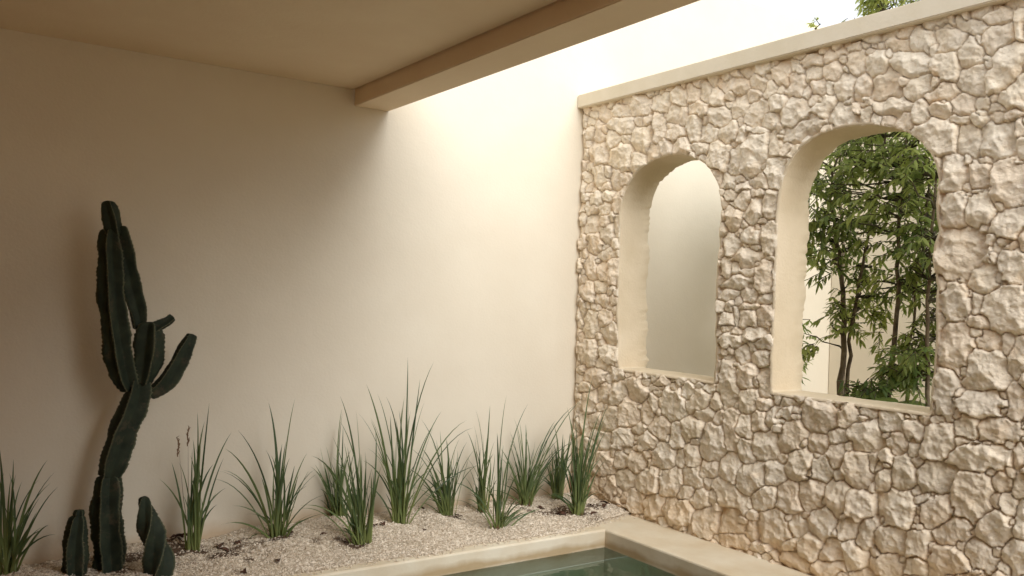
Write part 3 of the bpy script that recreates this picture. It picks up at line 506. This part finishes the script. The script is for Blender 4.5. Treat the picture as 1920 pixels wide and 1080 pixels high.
def reveal(A, seed):
    P = densify(A, .014); n = len(P); r = np.random.RandomState(seed)
    c = P.mean(0); nrm = np.roll(P, -1, 0) - np.roll(P, 1, 0); nrm = np.stack([nrm[:, 1], -nrm[:, 0]], -1); nrm /= np.linalg.norm(nrm, axis=1)[:, None] + 1e-9
    if ((P + nrm * .01 - c) ** 2).sum() < ((P - c) ** 2).sum(): nrm = -nrm
    s = np.arange(n) * .014
    rows = []
    xf = 4.584 + vnoise(s, s * 0, 9, seed) * .010 + vnoise(s, s * 0, 40, seed + 1) * .005
    xb = 4.905 + vnoise(s, s * 0, 6, seed + 2) * .02 + vnoise(s, s * 0, 17, seed + 3) * .032 + vnoise(s, s * 0, 50, seed + 4) * .022
    for (t, x, off) in [(0, xf, .016), (0, xf, .004), (0, xf + .012, 0.), (.3, None, 0.), (.6, None, 0.), (1, xb - .015, .0), (1, xb, .014), (1, xb - .01, .07)]:
        xx = x if x is not None else xf + (xb - xf) * t
        wob = vnoise(s, s * 0 + t * 3, 3, seed + 5) * .012 * (1 if 0 < t < 1 else 0)
        q = P + nrm * (off + wob)[..., None] if not np.isscalar(off + wob) else P + nrm * off
        rows.append(np.stack([xx, q[:, 0], q[:, 1]], -1))
    V = np.concatenate(rows); F = []
    for k in range(len(rows) - 1):
        for i in range(n): F.append((k * n + i, k * n + (i + 1) % n, (k + 1) * n + (i + 1) % n, (k + 1) * n + i))
    o = rel(np_mesh('arch_reveal', V, np.array(F), M_reveal, wall), wall)
    return o
reveal(A1, 61)['label'] = 'smooth cream lining of the smaller left arch'
reveal(A2, 71)['label'] = 'smooth cream lining of the larger right arch'

# ------------------------------------------------------------------ cactus
SN = lattice(77)
def ribbed(path, n=5, twist=0., seed=0, phase=0., serr=1.):
    """ribbed, scalloped succulent stem round a polyline of (point, radius); returns verts, faces, rib value"""
    P = [Vector(p[0]) for p in path]; rad = [p[1] for p in path]; rr = random.Random(seed)
    # resample
    L = [0]
    for a, b in zip(P, P[1:]): L.append(L[-1] + (b - a).length)
    tot = L[-1]; m = max(10, int(tot / .0075)); pts, rds, ss = [], [], []
    def cr(i, t, A):
        g = lambda k: A[min(max(k, 0), len(A) - 1)]
        p0, p1, p2, p3 = g(i - 1), g(i), g(i + 1), g(i + 2)
        return .5 * ((2 * p1) + (p2 - p0) * t + (2 * p0 - 5 * p1 + 4 * p2 - p3) * t * t + (3 * p1 - p0 - 3 * p2 + p3) * t ** 3)
    for k in range(m + 1):
        s = tot * k / m; i = 0
        while i < len(L) - 2 and s > L[i + 1]: i += 1
        t = (s - L[i]) / max(1e-6, L[i + 1] - L[i]); pts.append(cr(i, t, P)); rds.append(max(.004, cr(i, t, rad))); ss.append(s)
    seg = n * 12; V, F, A = [], [], []
    xa = Vector((1, 0, 0))
    for k, (c, r, s) in enumerate(zip(pts, rds, ss)):
        tg = (pts[min(k + 1, m)] - pts[max(k - 1, 0)]).normalized(); xd = (xa - tg * xa.dot(tg)).normalized(); yd = tg.cross(xd)
        endf = min(1, math.sqrt(max(0, 1 - (1 - min(1, min(s, tot - s) / (rad[1] * .5))) ** 2)) + .10)
        for j in range(seg):
            th = 2 * math.pi * j / seg; q = abs(((th * n / (2 * math.pi)) % 1) - .5) * 2
            jr = int(round(th * n / (2 * math.pi))) % n
            nz = float(SN[(int(s / .011) * 7 + jr * 31 + seed * 13) % 256, (jr * 17 + seed) % 256]) - .5; sc = 1 + serr * (.05 * abs(math.sin(s / .024 * math.pi + jr * 2.1)) - .02 + .07 * nz) * q ** 4 + .08 * math.sin(s * 17 + jr * 1.7 + seed) * q + .04 * math.sin(s * 41 + jr + seed * 3)
            w = r * .95 * (.50 + .10 * q + .46 * q ** 2.2) * sc * endf; a = th + phase + twist * s
            V.append(c + xd * math.cos(a) * w + yd * math.sin(a) * w); A.append(q)
    for k in range(m):
        for j in range(seg): F.append((k * seg + j, k * seg + (j + 1) % seg, (k + 1) * seg + (j + 1) % seg, (k + 1) * seg + j))
    b0 = len(V); V += [pts[0], pts[-1]]; A += [0, .5]
    for j in range(seg): F.append((b0, (j + 1) % seg, j)); F.append((b0 + 1, m * seg + j, m * seg + (j + 1) % seg))
    # short spine tufts at the areoles along each rib crest
    for k in range(3, m - 1, 3):
        for jr in range(n):
            v = V[k * seg + (jr * 12) % seg]; c = pts[k]; d = (v - c).normalized()
            for _ in range(4):
                e = (d + Vector((rr.uniform(-.9, .9), rr.uniform(-.9, .9), rr.uniform(-.9, .9)))).normalized() * rr.uniform(.005, .011); sd = d.cross(e).normalized() * .0009
                i0 = len(V); V += [v - sd - d * .002, v + sd - d * .002, v + e]; A += [1.6] * 3; F.append((i0, i0 + 1, i0 + 2))
    return V, F, A
def cactus_part(name, segs, root, origin, **kw):
    V, F, A = [], [], []
    for i, (path, opt) in enumerate(segs):
        v, f, a = ribbed(path, seed=i * 7 + len(path), **opt); k = len(V); V += [p - origin for p in v]; F += [tuple(x + k for x in q) for q in f]; A += a
    o = mesh(name, V, F, M_cactus, root, smooth=True)
    at = o.data.attributes.new('rib', 'FLOAT', 'POINT'); at.data.foreach_set('value', A)
    return o
def pth(y, l, dy=0): return [((x, y + dy * i, z), r) for i, (x, z, r) in enumerate(l)]
CY = 5.42; co = Vector((.95, CY, .02))
cac = tag(empty('cactus', co), 'tall dark green columnar cactus with several branches by the shaded wall', 'cactus')
cactus_part('stem', [(pth(CY, [(.958, -.03, .09), (.944, .123, .092), (.933, .277, .09), (.925, .431, .088), (.928, .552, .066)]), dict(n=5, phase=.3)),
                     (pth(CY, [(.930, .53, .066), (.946, .628, .084), (.992, .779, .088), (1.039, .915, .086), (1.065, 1.023, .078), (1.076, 1.10, .06)]), dict(n=4, phase=.9))], cac, co)
cactus_part('branch', [(pth(CY, [(1.022, 1.03, .05), (.988, 1.134, .078), (.954, 1.288, .083), (.921, 1.503, .080), (.896, 1.748, .074), (.886, 1.88, .066), (.888, 1.965, .05)]), dict(n=5, phase=.5)),
                       (pth(CY, [(.912, 1.93, .050), (.890, 2.02, .054), (.870, 2.089, .046), (.863, 2.125, .03)]), dict(n=4, phase=.2))], cac, co)
cactus_part('branch', [(pth(CY + .03, [(1.075, 1.385, .045), (1.06, 1.474, .060), (1.032, 1.567, .066), (.990, 1.722, .080), (.950, 1.875, .078), (.925, 1.985, .055)]), dict(n=4, phase=.7))], cac, co)
cactus_part('branch', [(pth(CY - .03, [(1.085, 1.065, .05), (1.10, 1.165, .080), (1.111, 1.274, .088), (1.116, 1.37, .080), (1.121, 1.435, .05)]), dict(n=4, phase=.1)),
                       (pth(CY - .03, [(1.110, 1.375, .045), (1.160, 1.410, .040), (1.204, 1.436, .032), (1.240, 1.470, .030)]), dict(n=4, phase=.4))], cac, co)
cactus_part('branch', [(pth(CY - .02, [(1.125, 1.00, .036), (1.184, 1.043, .056), (1.241, 1.114, .061), (1.293, 1.209, .058), (1.335, 1.30, .049), (1.358, 1.365, .034)]), dict(n=4, phase=.8))], cac, co)
s1o = Vector((.757, 5.331, .02)); s1 = tag(empty('cactus', s1o), 'short stubby cactus with round knob top, left of the tall cactus', 'cactus')
cactus_part('stem', [(pth(5.331, [(.757, -.03, .066), (.753, .113, .070), (.755, .231, .064), (.762, .318, .052), (.766, .362, .034)]), dict(n=5, phase=.2)),
                     (pth(5.331, [(.767, .335, .022), (.768, .365, .031), (.769, .392, .024)]), dict(n=5, phase=.2, serr=.3))], s1, s1o)
s2o = Vector((1.15, 5.126, .02)); s2 = tag(empty('cactus', s2o), 'low twisted cactus with spiralling ribs, right of the tall cactus base', 'cactus')
cactus_part('stem', [(pth(5.126, [(1.163, -.05, .078), (1.148, .082, .083), (1.121, .205, .080), (1.094, .312, .066), (1.072, .403, .050), (1.060, .478, .028)]), dict(n=4, phase=.4, twist=7.))], s2, s2o)

# ------------------------------------------------------------------ ribbons (blades, leaves)
class Rib:
    def __init__(s): s.V, s.F, s.a, s.v = [], [], [], []
    def ribbon(s, pts, w, side, vary, fold=.35, prof=None):
        """tapered V-section strip through pts; width w, 'side' the sideways direction"""
        n = len(pts); k0 = len(s.V)
        for i, p in enumerate(pts):
            t = i / (n - 1); tg = (pts[min(i + 1, n - 1)] - pts[max(i - 1, 0)]).normalized()
            sd = (side - tg * side.dot(tg)).normalized(); nn = tg.cross(sd)
            ww = w * (prof(t) if prof else (.75 + .5 * t if t < .5 else 1) * max(.02, (1 - t ** 2.6))) * .5
            s.V += [p - sd * ww + nn * ww * fold, p, p + sd * ww + nn * ww * fold]; s.a += [t] * 3; s.v += [vary] * 3
        for i in range(n - 1):
            k = k0 + i * 3; s.F += [(k, k + 1, k + 4, k + 3), (k + 1, k + 2, k + 5, k + 4)]
    def build(s, name, mat, parent=None, origin=Vector()):
        o = mesh(name, [v - origin for v in s.V], s.F, mat, parent, smooth=True)
        a = o.data.attributes.new('along', 'FLOAT', 'POINT'); a.data.foreach_set('value', s.a)
        a = o.data.attributes.new('vary', 'FLOAT', 'POINT'); a.data.foreach_set('value', s.v); return o
GR = [((0.45, 5.527), [(0.003, 0.663), (0.16, 0.666), (0.217, 0.571), (-0.047, 0.608), (0.019, 0.573), (-0.132, 0.527), (0.105, 0.327), (-0.063, 0.726), (-0.086, 0.64), (0.06, 0.51), (0.155, 0.411)]),
((1.42, 5.469), [(0.081, 0.93), (-0.01, 0.888), (0.043, 0.827), (0.212, 0.749), (-0.051, 0.637), (-0.029, 0.724), (-0.146, 0.593), (-0.19, 0.478), (0.134, 0.539), (0.02, 0.763), (-0.083, 0.575), (0.171, 0.589)]),
((1.947, 5.454), [(-0.069, 0.918), (0.075, 0.954), (-0.257, 0.748), (-0.335, 0.639), (-0.436, 0.538), (0.068, 0.653), (0.205, 0.571), (-0.072, 0.826), (0.05, 0.568), (-0.35, 0.511), (0.307, 0.32), (0.272, 0.454), (0.125, 0.167), (-0.186, -0.093), (-0.092, 0.606), (-0.019, 0.532), (0.039, 0.39), (-0.155, 0.475)]),
((2.403, 5.149), [(-0.162, 0.98), (-0.2, 0.84), (-0.112, 0.903), (0.019, 0.588), (0.081, 0.542), (0.106, 0.766), (0.052, 0.503), (-0.18, 0.687), (-0.122, 0.683), (-0.291, 0.151), (-0.073, 0.666), (-0.407, 0.645), (-0.041, 0.586), (0.019, 0.478), (-0.15, 0.56), (-0.205, 0.598)]),
((2.484, 5.826), [(-0.052, 0.861), (-0.157, 0.576), (-0.134, 0.59), (-0.031, 0.727), (0.09, 0.545), (-0.078, 0.469), (0.044, 0.46), (-0.116, 0.434), (-0.181, 0.477)]),
((2.821, 5.446), [(0.032, 1.203), (-0.278, 1.02), (-0.029, 0.965), (0.279, 1.159), (-0.241, 0.965), (0.177, 0.883), (0.359, 0.799), (0.052, 0.918), (-0.109, 0.798), (-0.012, 0.846), (-0.226, 0.57), (0.496, 0.743), (0.021, 0.837), (-0.068, 0.692), (0.102, 0.608), (-0.159, 0.404), (0.199, 0.298)]),
((3.23, 5.485), [(-0.03, 0.65), (-0.206, 0.744), (0.083, 0.514), (0.155, 0.561), (0.193, 0.543), (-0.102, 0.562), (-0.298, 0.575), (-0.291, 0.389), (0.107, 0.595), (-0.209, 0.481), (0.026, 0.464), (-0.142, 0.438), (-0.065, 0.509)]),
((3.584, 5.573), [(-0.146, 0.804), (-0.07, 0.668), (-0.04, 0.65), (-0.1, 0.36), (0.069, 0.812), (0.031, 0.423), (-0.068, 0.511), (-0.104, 0.232)]),
((3.4, 5.072), [(0.107, 0.945), (-0.113, 0.719), (0.23, 0.887), (0.0, 0.56), (0.294, 0.117), (0.279, 0.134), (0.209, 0.035), (-0.361, 0.368), (0.044, 0.594), (-0.064, 0.49), (0.094, 0.478), (-0.105, 0.419)]),
((3.977, 5.568), [(-0.069, 0.698), (0.046, 0.642), (-0.136, 0.602), (0.019, 0.542), (0.172, 0.499), (0.315, 0.662), (0.455, 0.85), (-0.19, 0.46), (0.26, 0.421), (-0.263, 0.425), (0.087, 0.391), (-0.091, 0.362)]),
((4.317, 5.6), [(-0.032, 0.623), (0.053, 0.549), (0.074, 0.566), (-0.169, 0.337), (0.16, 0.648), (0.007, 0.466), (-0.07, 0.243), (-0.111, 0.461), (0.12, 0.402)]),
((4.136, 5.117), [(0.065, 1.058), (-0.017, 0.783), (0.258, 0.852), (-0.07, 0.833), (-0.097, 0.75), (0.098, 0.761), (0.15, 0.641), (-0.157, 0.512), (0.207, 0.805), (0.022, 0.7), (0.129, 0.378), (-0.326, 0.193), (0.071, 0.536), (-0.041, 0.504), (-0.104, 0.548)])]
GL = ['sparse strappy grass clump at far left, left of the cactus',
      'thin upright grass clump with brown seed stalk, just right of the cactus',
      'splayed grass clump with dark soil at its foot, second right of the cactus',
      'dense leaning grass clump near the coping with a looped blade',
      'short dark grass clump against the wall behind the leaning one',
      'tallest grass clump, its blades spearing highest up the bright wall',
      'bushy medium grass clump right of the tallest one',
      'narrow dark grass clump hard against the wall, behind the yellow-based one',
      'yellow-green based grass clump nearest the pool coping, one blade lying right',
      'wide fan of grass against the wall, left of the corner clumps',
      'dark short grass clump tucked into the corner behind the last clump',
      'tall narrow grass clump in front of the stone wall corner']
rg = random.Random(21)
for gi, ((bx, by), tips) in enumerate(GR):
    if gi == 4: by = 5.70; tips = [(a * .98, b * .98) for a, b in tips]
    bz = .015; org = Vector((bx, by, bz)); root = tag(empty('grass_clump', org), GL[gi], 'grass clump', 'spiky grass clumps planted in the gravel bed')
    Bd = Rib(); room = 5.765 - by
    ext = []
    nx_ = {0: 22, 1: 14, 2: 34, 3: 52, 4: 36, 5: 46, 6: 54, 7: 32, 8: 36, 9: 60, 10: 46, 11: 66}[gi]
    for k in range(nx_):
        a, b = rg.choice(tips); c, d = rg.choice(tips); t = rg.random(); ext.append(((a * (1 - t) + c * t) * rg.uniform(.5, 1.5) + rg.gauss(0, .03), max(.12, (b * (1 - t) + d * t) * rg.uniform(.3, .98))))
    for k, (tx, tz) in enumerate(list(tips) + ext):
        main = k < len(tips)
        dy = rg.uniform(-.12, .12); dy = min(dy, room - .02)
        if main and gi not in (5, 8, 3, 11): dy = min(dy, room * .6)
        b0 = Vector((bx + rg.uniform(-.035, .035), by + rg.uniform(-.035, .035), bz))
        b0.x += .045 * max(-1, min(1, tx / .4)) * rg.random()
        tip = Vector((bx + tx, by + dy, max(.02, tz))); hgt = max(tip.z, .12); L_ = (tip - b0).length
        flatness = abs(tx) / (abs(tx) + hgt)
        c1 = b0 + Vector((tx * .16, dy * .2, hgt * .45)); c2 = b0 + Vector((tx * .55, dy * .55, hgt * (.82 + .75 * max(0, flatness - .30))))
        pts = []
        for i in range(11):
            t = i / 10; pts.append(b0 * (1 - t) ** 3 + c1 * 3 * t * (1 - t) ** 2 + c2 * 3 * t * t * (1 - t) + tip * t ** 3)
        sd = Vector((1, rg.uniform(-1.0, 1.0), 0)).normalized()
        Bd.ribbon(pts, rg.uniform(.0105, .0175) * (1.15 if gi in (1, 2, 0) else 1.) * (1 if main else .85), sd, rg.random() ** 1.3)
    Bd.build('blades', M_grass, root, org)
    # fibrous dark foot of old leaf bases
    Ft = Rib()
    for k in range(26):
        a = rg.uniform(0, 6.28); r = rg.uniform(.01, .05); b0 = Vector((bx + r * math.cos(a), by + min(room, r * math.sin(a)), bz - .01)); d = Vector((math.cos(a), math.sin(a) * .6, 0)) * rg.uniform(.0, .045)
        Ft.ribbon([b0, b0 + d * .5 + Vector((0, 0, rg.uniform(.015, .04))), b0 + d + Vector((0, 0, rg.uniform(.01, .07)))], .009, Vector((-math.sin(a), math.cos(a), 0)), .5)
    Ft.build('leaf_bases', M_soil if gi in (2, 3, 5) else M_seed, root, org)
    if gi == 1:
        Sd = Rib()
        for tx, tz in ((-.045, .77), (-.10, .71)):
            top = Vector((bx + tx, by + .02, tz)); Sd.ribbon([org, org.lerp(top, .5) + Vector((-.01, 0, 0)), top], .004, Vector((1, 0, 0)), .4)
            for q in range(9):
                s = top - Vector((0, 0, .012 * q)); Sd.ribbon([s, s + Vector((rg.uniform(-.012, .012), 0, .022)), s + Vector((rg.uniform(-.016, .016), 0, .034))], .008, Vector((1, 0, 0)), .6)
        Sd.build('seed_stalk', M_seed, root, org)

# soil rings and dead leaves lying on the gravel
DL = [(4.581, 5.153, 0), (4.52, 5.242, 1), (4.196, 5.141, 0), (4.257, 5.056, 0), (4.069, 5.24, 1), (4.037, 5.166, 0), (4.021, 5.45, 0), (4.03, 5.407, 0), (3.284, 5.424, 0), (3.282, 5.459, 0), (2.891, 5.21, 0), (3.093, 5.639, 0), (2.591, 5.349, 0), (2.662, 5.372, 0), (2.304, 5.174, 0), (1.592, 4.969, 0), (1.588, 5.38, 1), (1.585, 5.259, 0), (1.591, 5.506, 1), (1.813, 5.02, 0), (1.376, 5.684, 1), (1.419, 5.728, 1), (2.051, 5.497, 0), (4.47, 5.19, 1), (4.40, 5.28, 0), (1.70, 5.45, 0), (2.2, 5.3, 0)]
def dead_leaf(scale, seed):
    r = random.Random(seed); Bd = Rib(); L_ = .055 * scale
    pts = [Vector((L_ * (t - .5), .012 * math.sin(t * 3 + seed), .003 + .010 * scale * (math.sin(t * 3.1)) * r.uniform(.3, 1))) for t in (0, .2, .4, .6, .8, 1)]
    Bd.ribbon(pts, .032 * scale, Vector((0, 1, .3 * r.uniform(-1, 1))).normalized(), .5, fold=.45, prof=lambda t: max(.08, math.sin(math.pi * min(1, t * .92 + .06))))
    return Bd
for i, (x, y, big) in enumerate(DL):
    b = dead_leaf(1.7 if big else rg.uniform(.8, 1.15), i)
    zz = float(bed_z(np.array([x]), np.array([y]))[0]); o = b.build('dead_leaf', M_dead)
    o.location = (x, min(y, 5.74), zz + .006); o.rotation_euler = (rg.uniform(-.3, .3), rg.uniform(-.3, .3), rg.uniform(0, 6.28))
    tag(o, 'curled dark brown dead leaf lying on the gravel', 'dead leaf', 'dead leaves on the gravel bed')

# ------------------------------------------------------------------ trees beyond the arches
def tube(V, F, pts, rads, n=7):
    k0 = len(V)
    for i, p in enumerate(pts):
        tg = (pts[min(i + 1, len(pts) - 1)] - pts[max(i - 1, 0)]).normalized(); a = tg.orthogonal().normalized(); b = tg.cross(a)
        for j in range(n):
            th = 2 * math.pi * j / n; V.append(p + (a * math.cos(th) + b * math.sin(th)) * rads[i])
    for i in range(len(pts) - 1):
        for j in range(n): F.append((k0 + i * n + j, k0 + i * n + (j + 1) % n, k0 + (i + 1) * n + (j + 1) % n, k0 + (i + 1) * n + j))
def wander(a, b, n, amp, r):
    return [a.lerp(b, t / n) + (Vector((r.uniform(-1, 1), r.uniform(-1, 1), r.uniform(-.3, .3))) * amp * (0 if t in (0, n) else 1)) for t in range(n + 1)]
def sprig(Lf, p, d, r, nl, ll, lw, v0, droop=.5):
    """a twig of paired lance leaves"""
    L_ = ll * nl * .23; up_ = Vector((0, 0, 1)); s = d.cross(up_).normalized() if d.cross(up_).length > .1 else Vector((1, 0, 0))
    ax = [p + d * L_ * t - up_ * L_ * .45 * droop * t * t for t in (0, .25, .5, .75, 1)]
    for i in range(nl):
        t = (i + 1) / nl; q = ax[int(t * 4 - .001)].lerp(ax[min(4, int(t * 4 - .001) + 1)], (t * 4) % 1)
        sg = 1 if i % 2 else -1
        if i == nl - 1: sg = 0
        ld = (d * r.uniform(.4, .9) + s * sg * r.uniform(.6, 1.1) + up_ * r.uniform(-1.2, .1)).normalized(); l = ll * r.uniform(.7, 1.15)
        dn = Vector((0, 0, -1)) * l * r.uniform(.1, .35)
        sd = ld.cross(Vector((r.uniform(-.5, .5), r.uniform(-.5, .5), 1))).normalized()
        Lf.ribbon([q, q + ld * l * .33 + dn * .05, q + ld * l * .68 + dn * .35, q + ld * l + dn], lw * r.uniform(.8, 1.15), sd, min(1, max(0, v0 + r.uniform(-.2, .25))), fold=.25,
                  prof=lambda t: (.12, .95, .85, .04)[int(round(t * 3))])
    return ax
def tree(loc, label, stems, blobs, seed, ll=.082, lw=.025, lm=None, bright=.5, name='leafy_tree', dens=2.35):
    """stems: list of (points, radii); blobs: crown pieces (centre, radii, sprigs, brightness)"""
    r = random.Random(seed); root = tag(empty(name, loc), label, 'tree'); O = Vector(loc)
    V, F = [], []; allp = []
    for pts, rads in stems:
        pts = [Vector(p) for p in pts]; dense = []; rd = []
        for i in range(len(pts) - 1):
            w = wander(pts[i], pts[i + 1], 5, .012, r); dense += w[:-1]; rd += [(rads[i] + (rads[i + 1] - rads[i]) * t / 5) * .58 for t in range(5)]
        dense.append(pts[-1]); rd.append(rads[-1]); tube(V, F, [p - O for p in dense], rd); allp += dense
    Lf = Rib(); bv, bf = [], []
    for (c, rad, cnt, v0) in blobs:
        cnt = int(cnt * dens)
        c = Vector(c); clumps = [(c + Vector([rad[j] * r.gauss(0, .55) for j in range(3)]), r.uniform(-.28, .3)) for _ in range(max(3, cnt // 9))]
        for _ in range(cnt):
            cc, dv_ = r.choice(clumps)
            p = cc + Vector([rad[j] * r.gauss(0, .24) for j in range(3)])
            if loc[0] < 8 and p.y * 4.6 / p.x > 3.97 and name == 'leafy_tree': continue      # pruned back from the left arch
            if p.x < 5.02 and p.y < YB: p.x = 5.02 + r.random() * .2
            p.y = min(p.y, YB - .06) if loc[0] < 8 else p.y; p.x = min(p.x, 7.98) if loc[0] < 8 else p.x
            near = min(allp, key=lambda q: (q - p).length_squared + (0 if q.z < p.z else .3)); d = (p - near); d.z *= .4
            d = (d.normalized() + Vector((r.uniform(-.9, .9), r.uniform(-.9, .9), r.uniform(-.9, .6)))).normalized()
            ax = sprig(Lf, p, d, r, r.choice((5, 6, 7, 8)), ll, lw, bright + v0 + dv_); tube(bv, bf, [q - O for q in ax], [.004, .0035, .003, .0025, .002], 4)
            if r.random() < .22:
                w = wander(near, p, 4, .05, r); tube(bv, bf, [q - O for q in w], [.010, .008, .006, .005, .003], 5)
    mesh('trunk', V, F, M_bark, root, True); mesh('branches', bv, bf, M_twig, root, True); Lf.build('crown', lm or M_leaf, root, O)
    return root
tree((6.0, 4.19, -.05), 'slender leafy tree with dark double trunk seen at left in the right arch',
     [([(6.0, 4.23, -.05), (6.0, 4.195, .95), (6.0, 4.177, 1.56), (6.02, 4.25, 2.1), (6.0, 4.34, 2.5), (6.05, 4.3, 3.1)], (.045, .042, .036, .028, .02, .012)),
      ([(6.06, 4.20, -.05), (6.05, 4.165, .95), (6.05, 4.15, 1.5), (6.1, 4.08, 2.1), (6.1, 3.95, 2.7), (6.1, 3.9, 3.4)], (.03, .028, .025, .02, .016, .01))],
     [((6.0, 4.22, 2.55), (.42, .30, .38), 62, -.02), ((6.1, 4.05, 3.15), (.5, .42, .30), 70, .0), ((6.0, 4.22, 1.75), (.25, .22, .20), 26, .12), ((5.95, 4.02, 1.52), (.2, .2, .12), 10, .1), ((5.95, 4.35, 1.35), (.1, .08, .12), 4, .05), ((6.05, 4.25, 2.1), (.3, .22, .22), 22, .0)], 5)
tree((5.9, 3.72, -.05), 'leafy tree with bright top foliage in the middle of the right arch',
     [([(5.95, 3.80, -.05), (5.9, 3.723, 1.02), (5.9, 3.677, 1.58), (5.92, 3.69, 2.2), (5.9, 3.652, 2.82), (5.92, 3.6, 3.4)], (.042, .038, .030, .024, .018, .01)),
      ([(5.98, 3.66, -.05), (5.95, 3.60, 1.3), (5.97, 3.56, 1.9), (6.0, 3.5, 2.6)], (.022, .018, .015, .01))],
     [((5.9, 3.75, 2.75), (.40, .32, .32), 66, .12), ((5.9, 3.62, 2.35), (.36, .32, .28), 52, .05), ((5.95, 3.75, 3.3), (.4, .36, .25), 44, .15), ((5.95, 3.62, 1.9), (.3, .26, .22), 24, .05), ((5.85, 3.52, 1.42), (.2, .26, .16), 22, -.02), ((5.85, 3.5, 1.12), (.2, .28, .14), 34, -.1)], 9)
tree((5.7, 3.3, -.05), 'dark thin-stemmed tree close behind the right edge of the right arch',
     [([(5.7, 3.32, -.05), (5.7, 3.30, 1.0), (5.7, 3.32, 1.44), (5.7, 3.314, 2.14), (5.75, 3.3, 3.2)], (.034, .028, .024, .018, .01))],
     [((5.75, 3.36, 2.0), (.28, .22, .34), 50, -.08), ((5.75, 3.33, 1.4), (.22, .18, .26), 34, -.08), ((5.8, 3.3, 2.6), (.3, .26, .26), 44, .1), ((5.8, 3.25, 3.1), (.35, .3, .22), 34, .1), ((5.8, 2.9, 2.2), (.35, .3, .5), 50, 0)], 13)
tree((6.2, 5.2, -.05), 'unseen bushy tree added behind the stone pier to shade the courtyard',  # added out of view; its crown dims the wall seen through the left arch
     [([(6.2, 5.2, -.05), (6.18, 5.2, 1.5), (6.2, 5.2, 3.2)], (.05, .04, .015))],
     [((6.25, 5.12, 1.2), (.38, .10, .35), 60, 0), ((6.25, 5.12, 2.0), (.38, .10, .4), 80, 0), ((6.25, 5.14, 2.9), (.42, .11, .3), 80, 0)], 31, dens=1.2)
tree((7.1, 4.9, -.05), 'slim background tree rising behind the stone wall coping, top twig just visible',
     [([(7.1, 4.9, -.05), (7.1, 4.95, 1.6), (7.05, 5.0, 3.0), (6.9, 5.05, 3.95), (6.86, 5.17, 4.26)], (.035, .03, .022, .014, .006))],
     [((6.86, 5.17, 4.30), (.03, .03, .02), 3, .6)], 17, ll=.05, lw=.02, lm=M_leafB, name='slim_tree', dens=1)
tree((9.6, 5.2, -.05), 'tall tree with airy sunlit leaves showing above the stone wall',
     [([(9.6, 5.2, -.05), (9.6, 5.2, 3), (9.55, 5.25, 4.8), (9.5, 5.3, 6.2)], (.10, .08, .05, .02)), ([(9.6, 5.2, 4.2), (9.5, 5.8, 4.9), (9.5, 6.2, 5.25)], (.03, .018, .006))],
     [((9.5, 6.1, 5.36), (.3, .26, .10), 70, .3), ((9.5, 6.0, 5.8), (.5, .4, .3), 90, .3), ((9.5, 5.4, 6.2), (.6, .6, .4), 60, .25), ((9.5, 6.62, 5.26), (.10, .05, .03), 4, .4)], 23, ll=.085, lw=.024, lm=M_leafB, name='tall_tree', dens=1.2)
# fronds at the trees' feet
def fern(loc, label, n, L0, seed, mat_, w=.022):
    r = random.Random(seed); O = Vector(loc); root = tag(empty('fern_plant', O), label, 'fern'); Lf = Rib()
    for i in range(n):
        a = r.uniform(-2.2, 2.2); d = Vector((math.cos(a), math.sin(a), 0)); d.x = max(d.x, -.45); L_ = L0 * r.uniform(.7, 1.1); h = L_ * r.uniform(.5, .95)
        ax = [O + d * L_ * t * (.5 + .5 * t) + Vector((0, 0, h * math.sin(min(1.0, t) * 2.1))) for t in [k / 12 for k in range(13)]]
        Lf.ribbon(ax, .008, d.cross(Vector((0, 0, 1))), .3)
        for k in range(3, 13):
            for sg in (-1, 1):
                s = d.cross(Vector((0, 0, 1))) * sg; l = L_ * .28 * math.sin(k / 13 * 2.6 + .2); q = ax[k]
                e = q + (s + d * .5).normalized() * l - Vector((0, 0, l * .3)); e.x = max(e.x, 5.06); Lf.ribbon([q, q.lerp(e, .5) + Vector((0, 0, .01)), e], w, d, r.uniform(.3, 1), fold=.2, prof=lambda t: (.3, 1, .05)[int(round(t * 2))])
    Lf.build('fronds', mat_, root, O); return root
fern((5.75, 3.95, -.02), 'yellow-green fern with feathery fronds at foot of the trees', 18, 1.05, 3, M_frond)
fern((5.6, 3.42, -.02), 'dark green fern under the thin-stemmed tree', 14, 1.1, 6, M_leaf, .03)
def broadleaf(loc, label, seed):
    r = random.Random(seed); O = Vector(loc); root = tag(empty('broadleaf_plant', O), label, 'plant'); Lf = Rib(); V, F = [], []
    for i in range(7):
        a = -.6 + i * .9; d = Vector((math.cos(a), math.sin(a), 0)); st = O + d * .10 + Vector((0, 0, .62 + .10 * r.random())); tube(V, F, [Vector(), (st - O) * .5 + Vector((0, 0, .06)), st - O], [.012, .01, .007], 5)
        tip = st + d * .34 - Vector((0, 0, .10)); pts = [st.lerp(tip, t) + Vector((0, 0, .05 * math.sin(t * 3.1))) for t in [k / 8 for k in range(9)]]
        Lf.ribbon(pts, .24, d.cross(Vector((0, 0, 1))), r.uniform(.2, .4), fold=.25, prof=lambda t: max(.03, math.sin(math.pi * (t * .95 + .03)) ** .7))
    mesh('stalks', V, F, M_twig, root, True); Lf.build('leaves', M_leaf, root, O)
broadleaf((5.62, 3.42, .35), 'broad-leaved plant just above the sill of the right arch', 4)
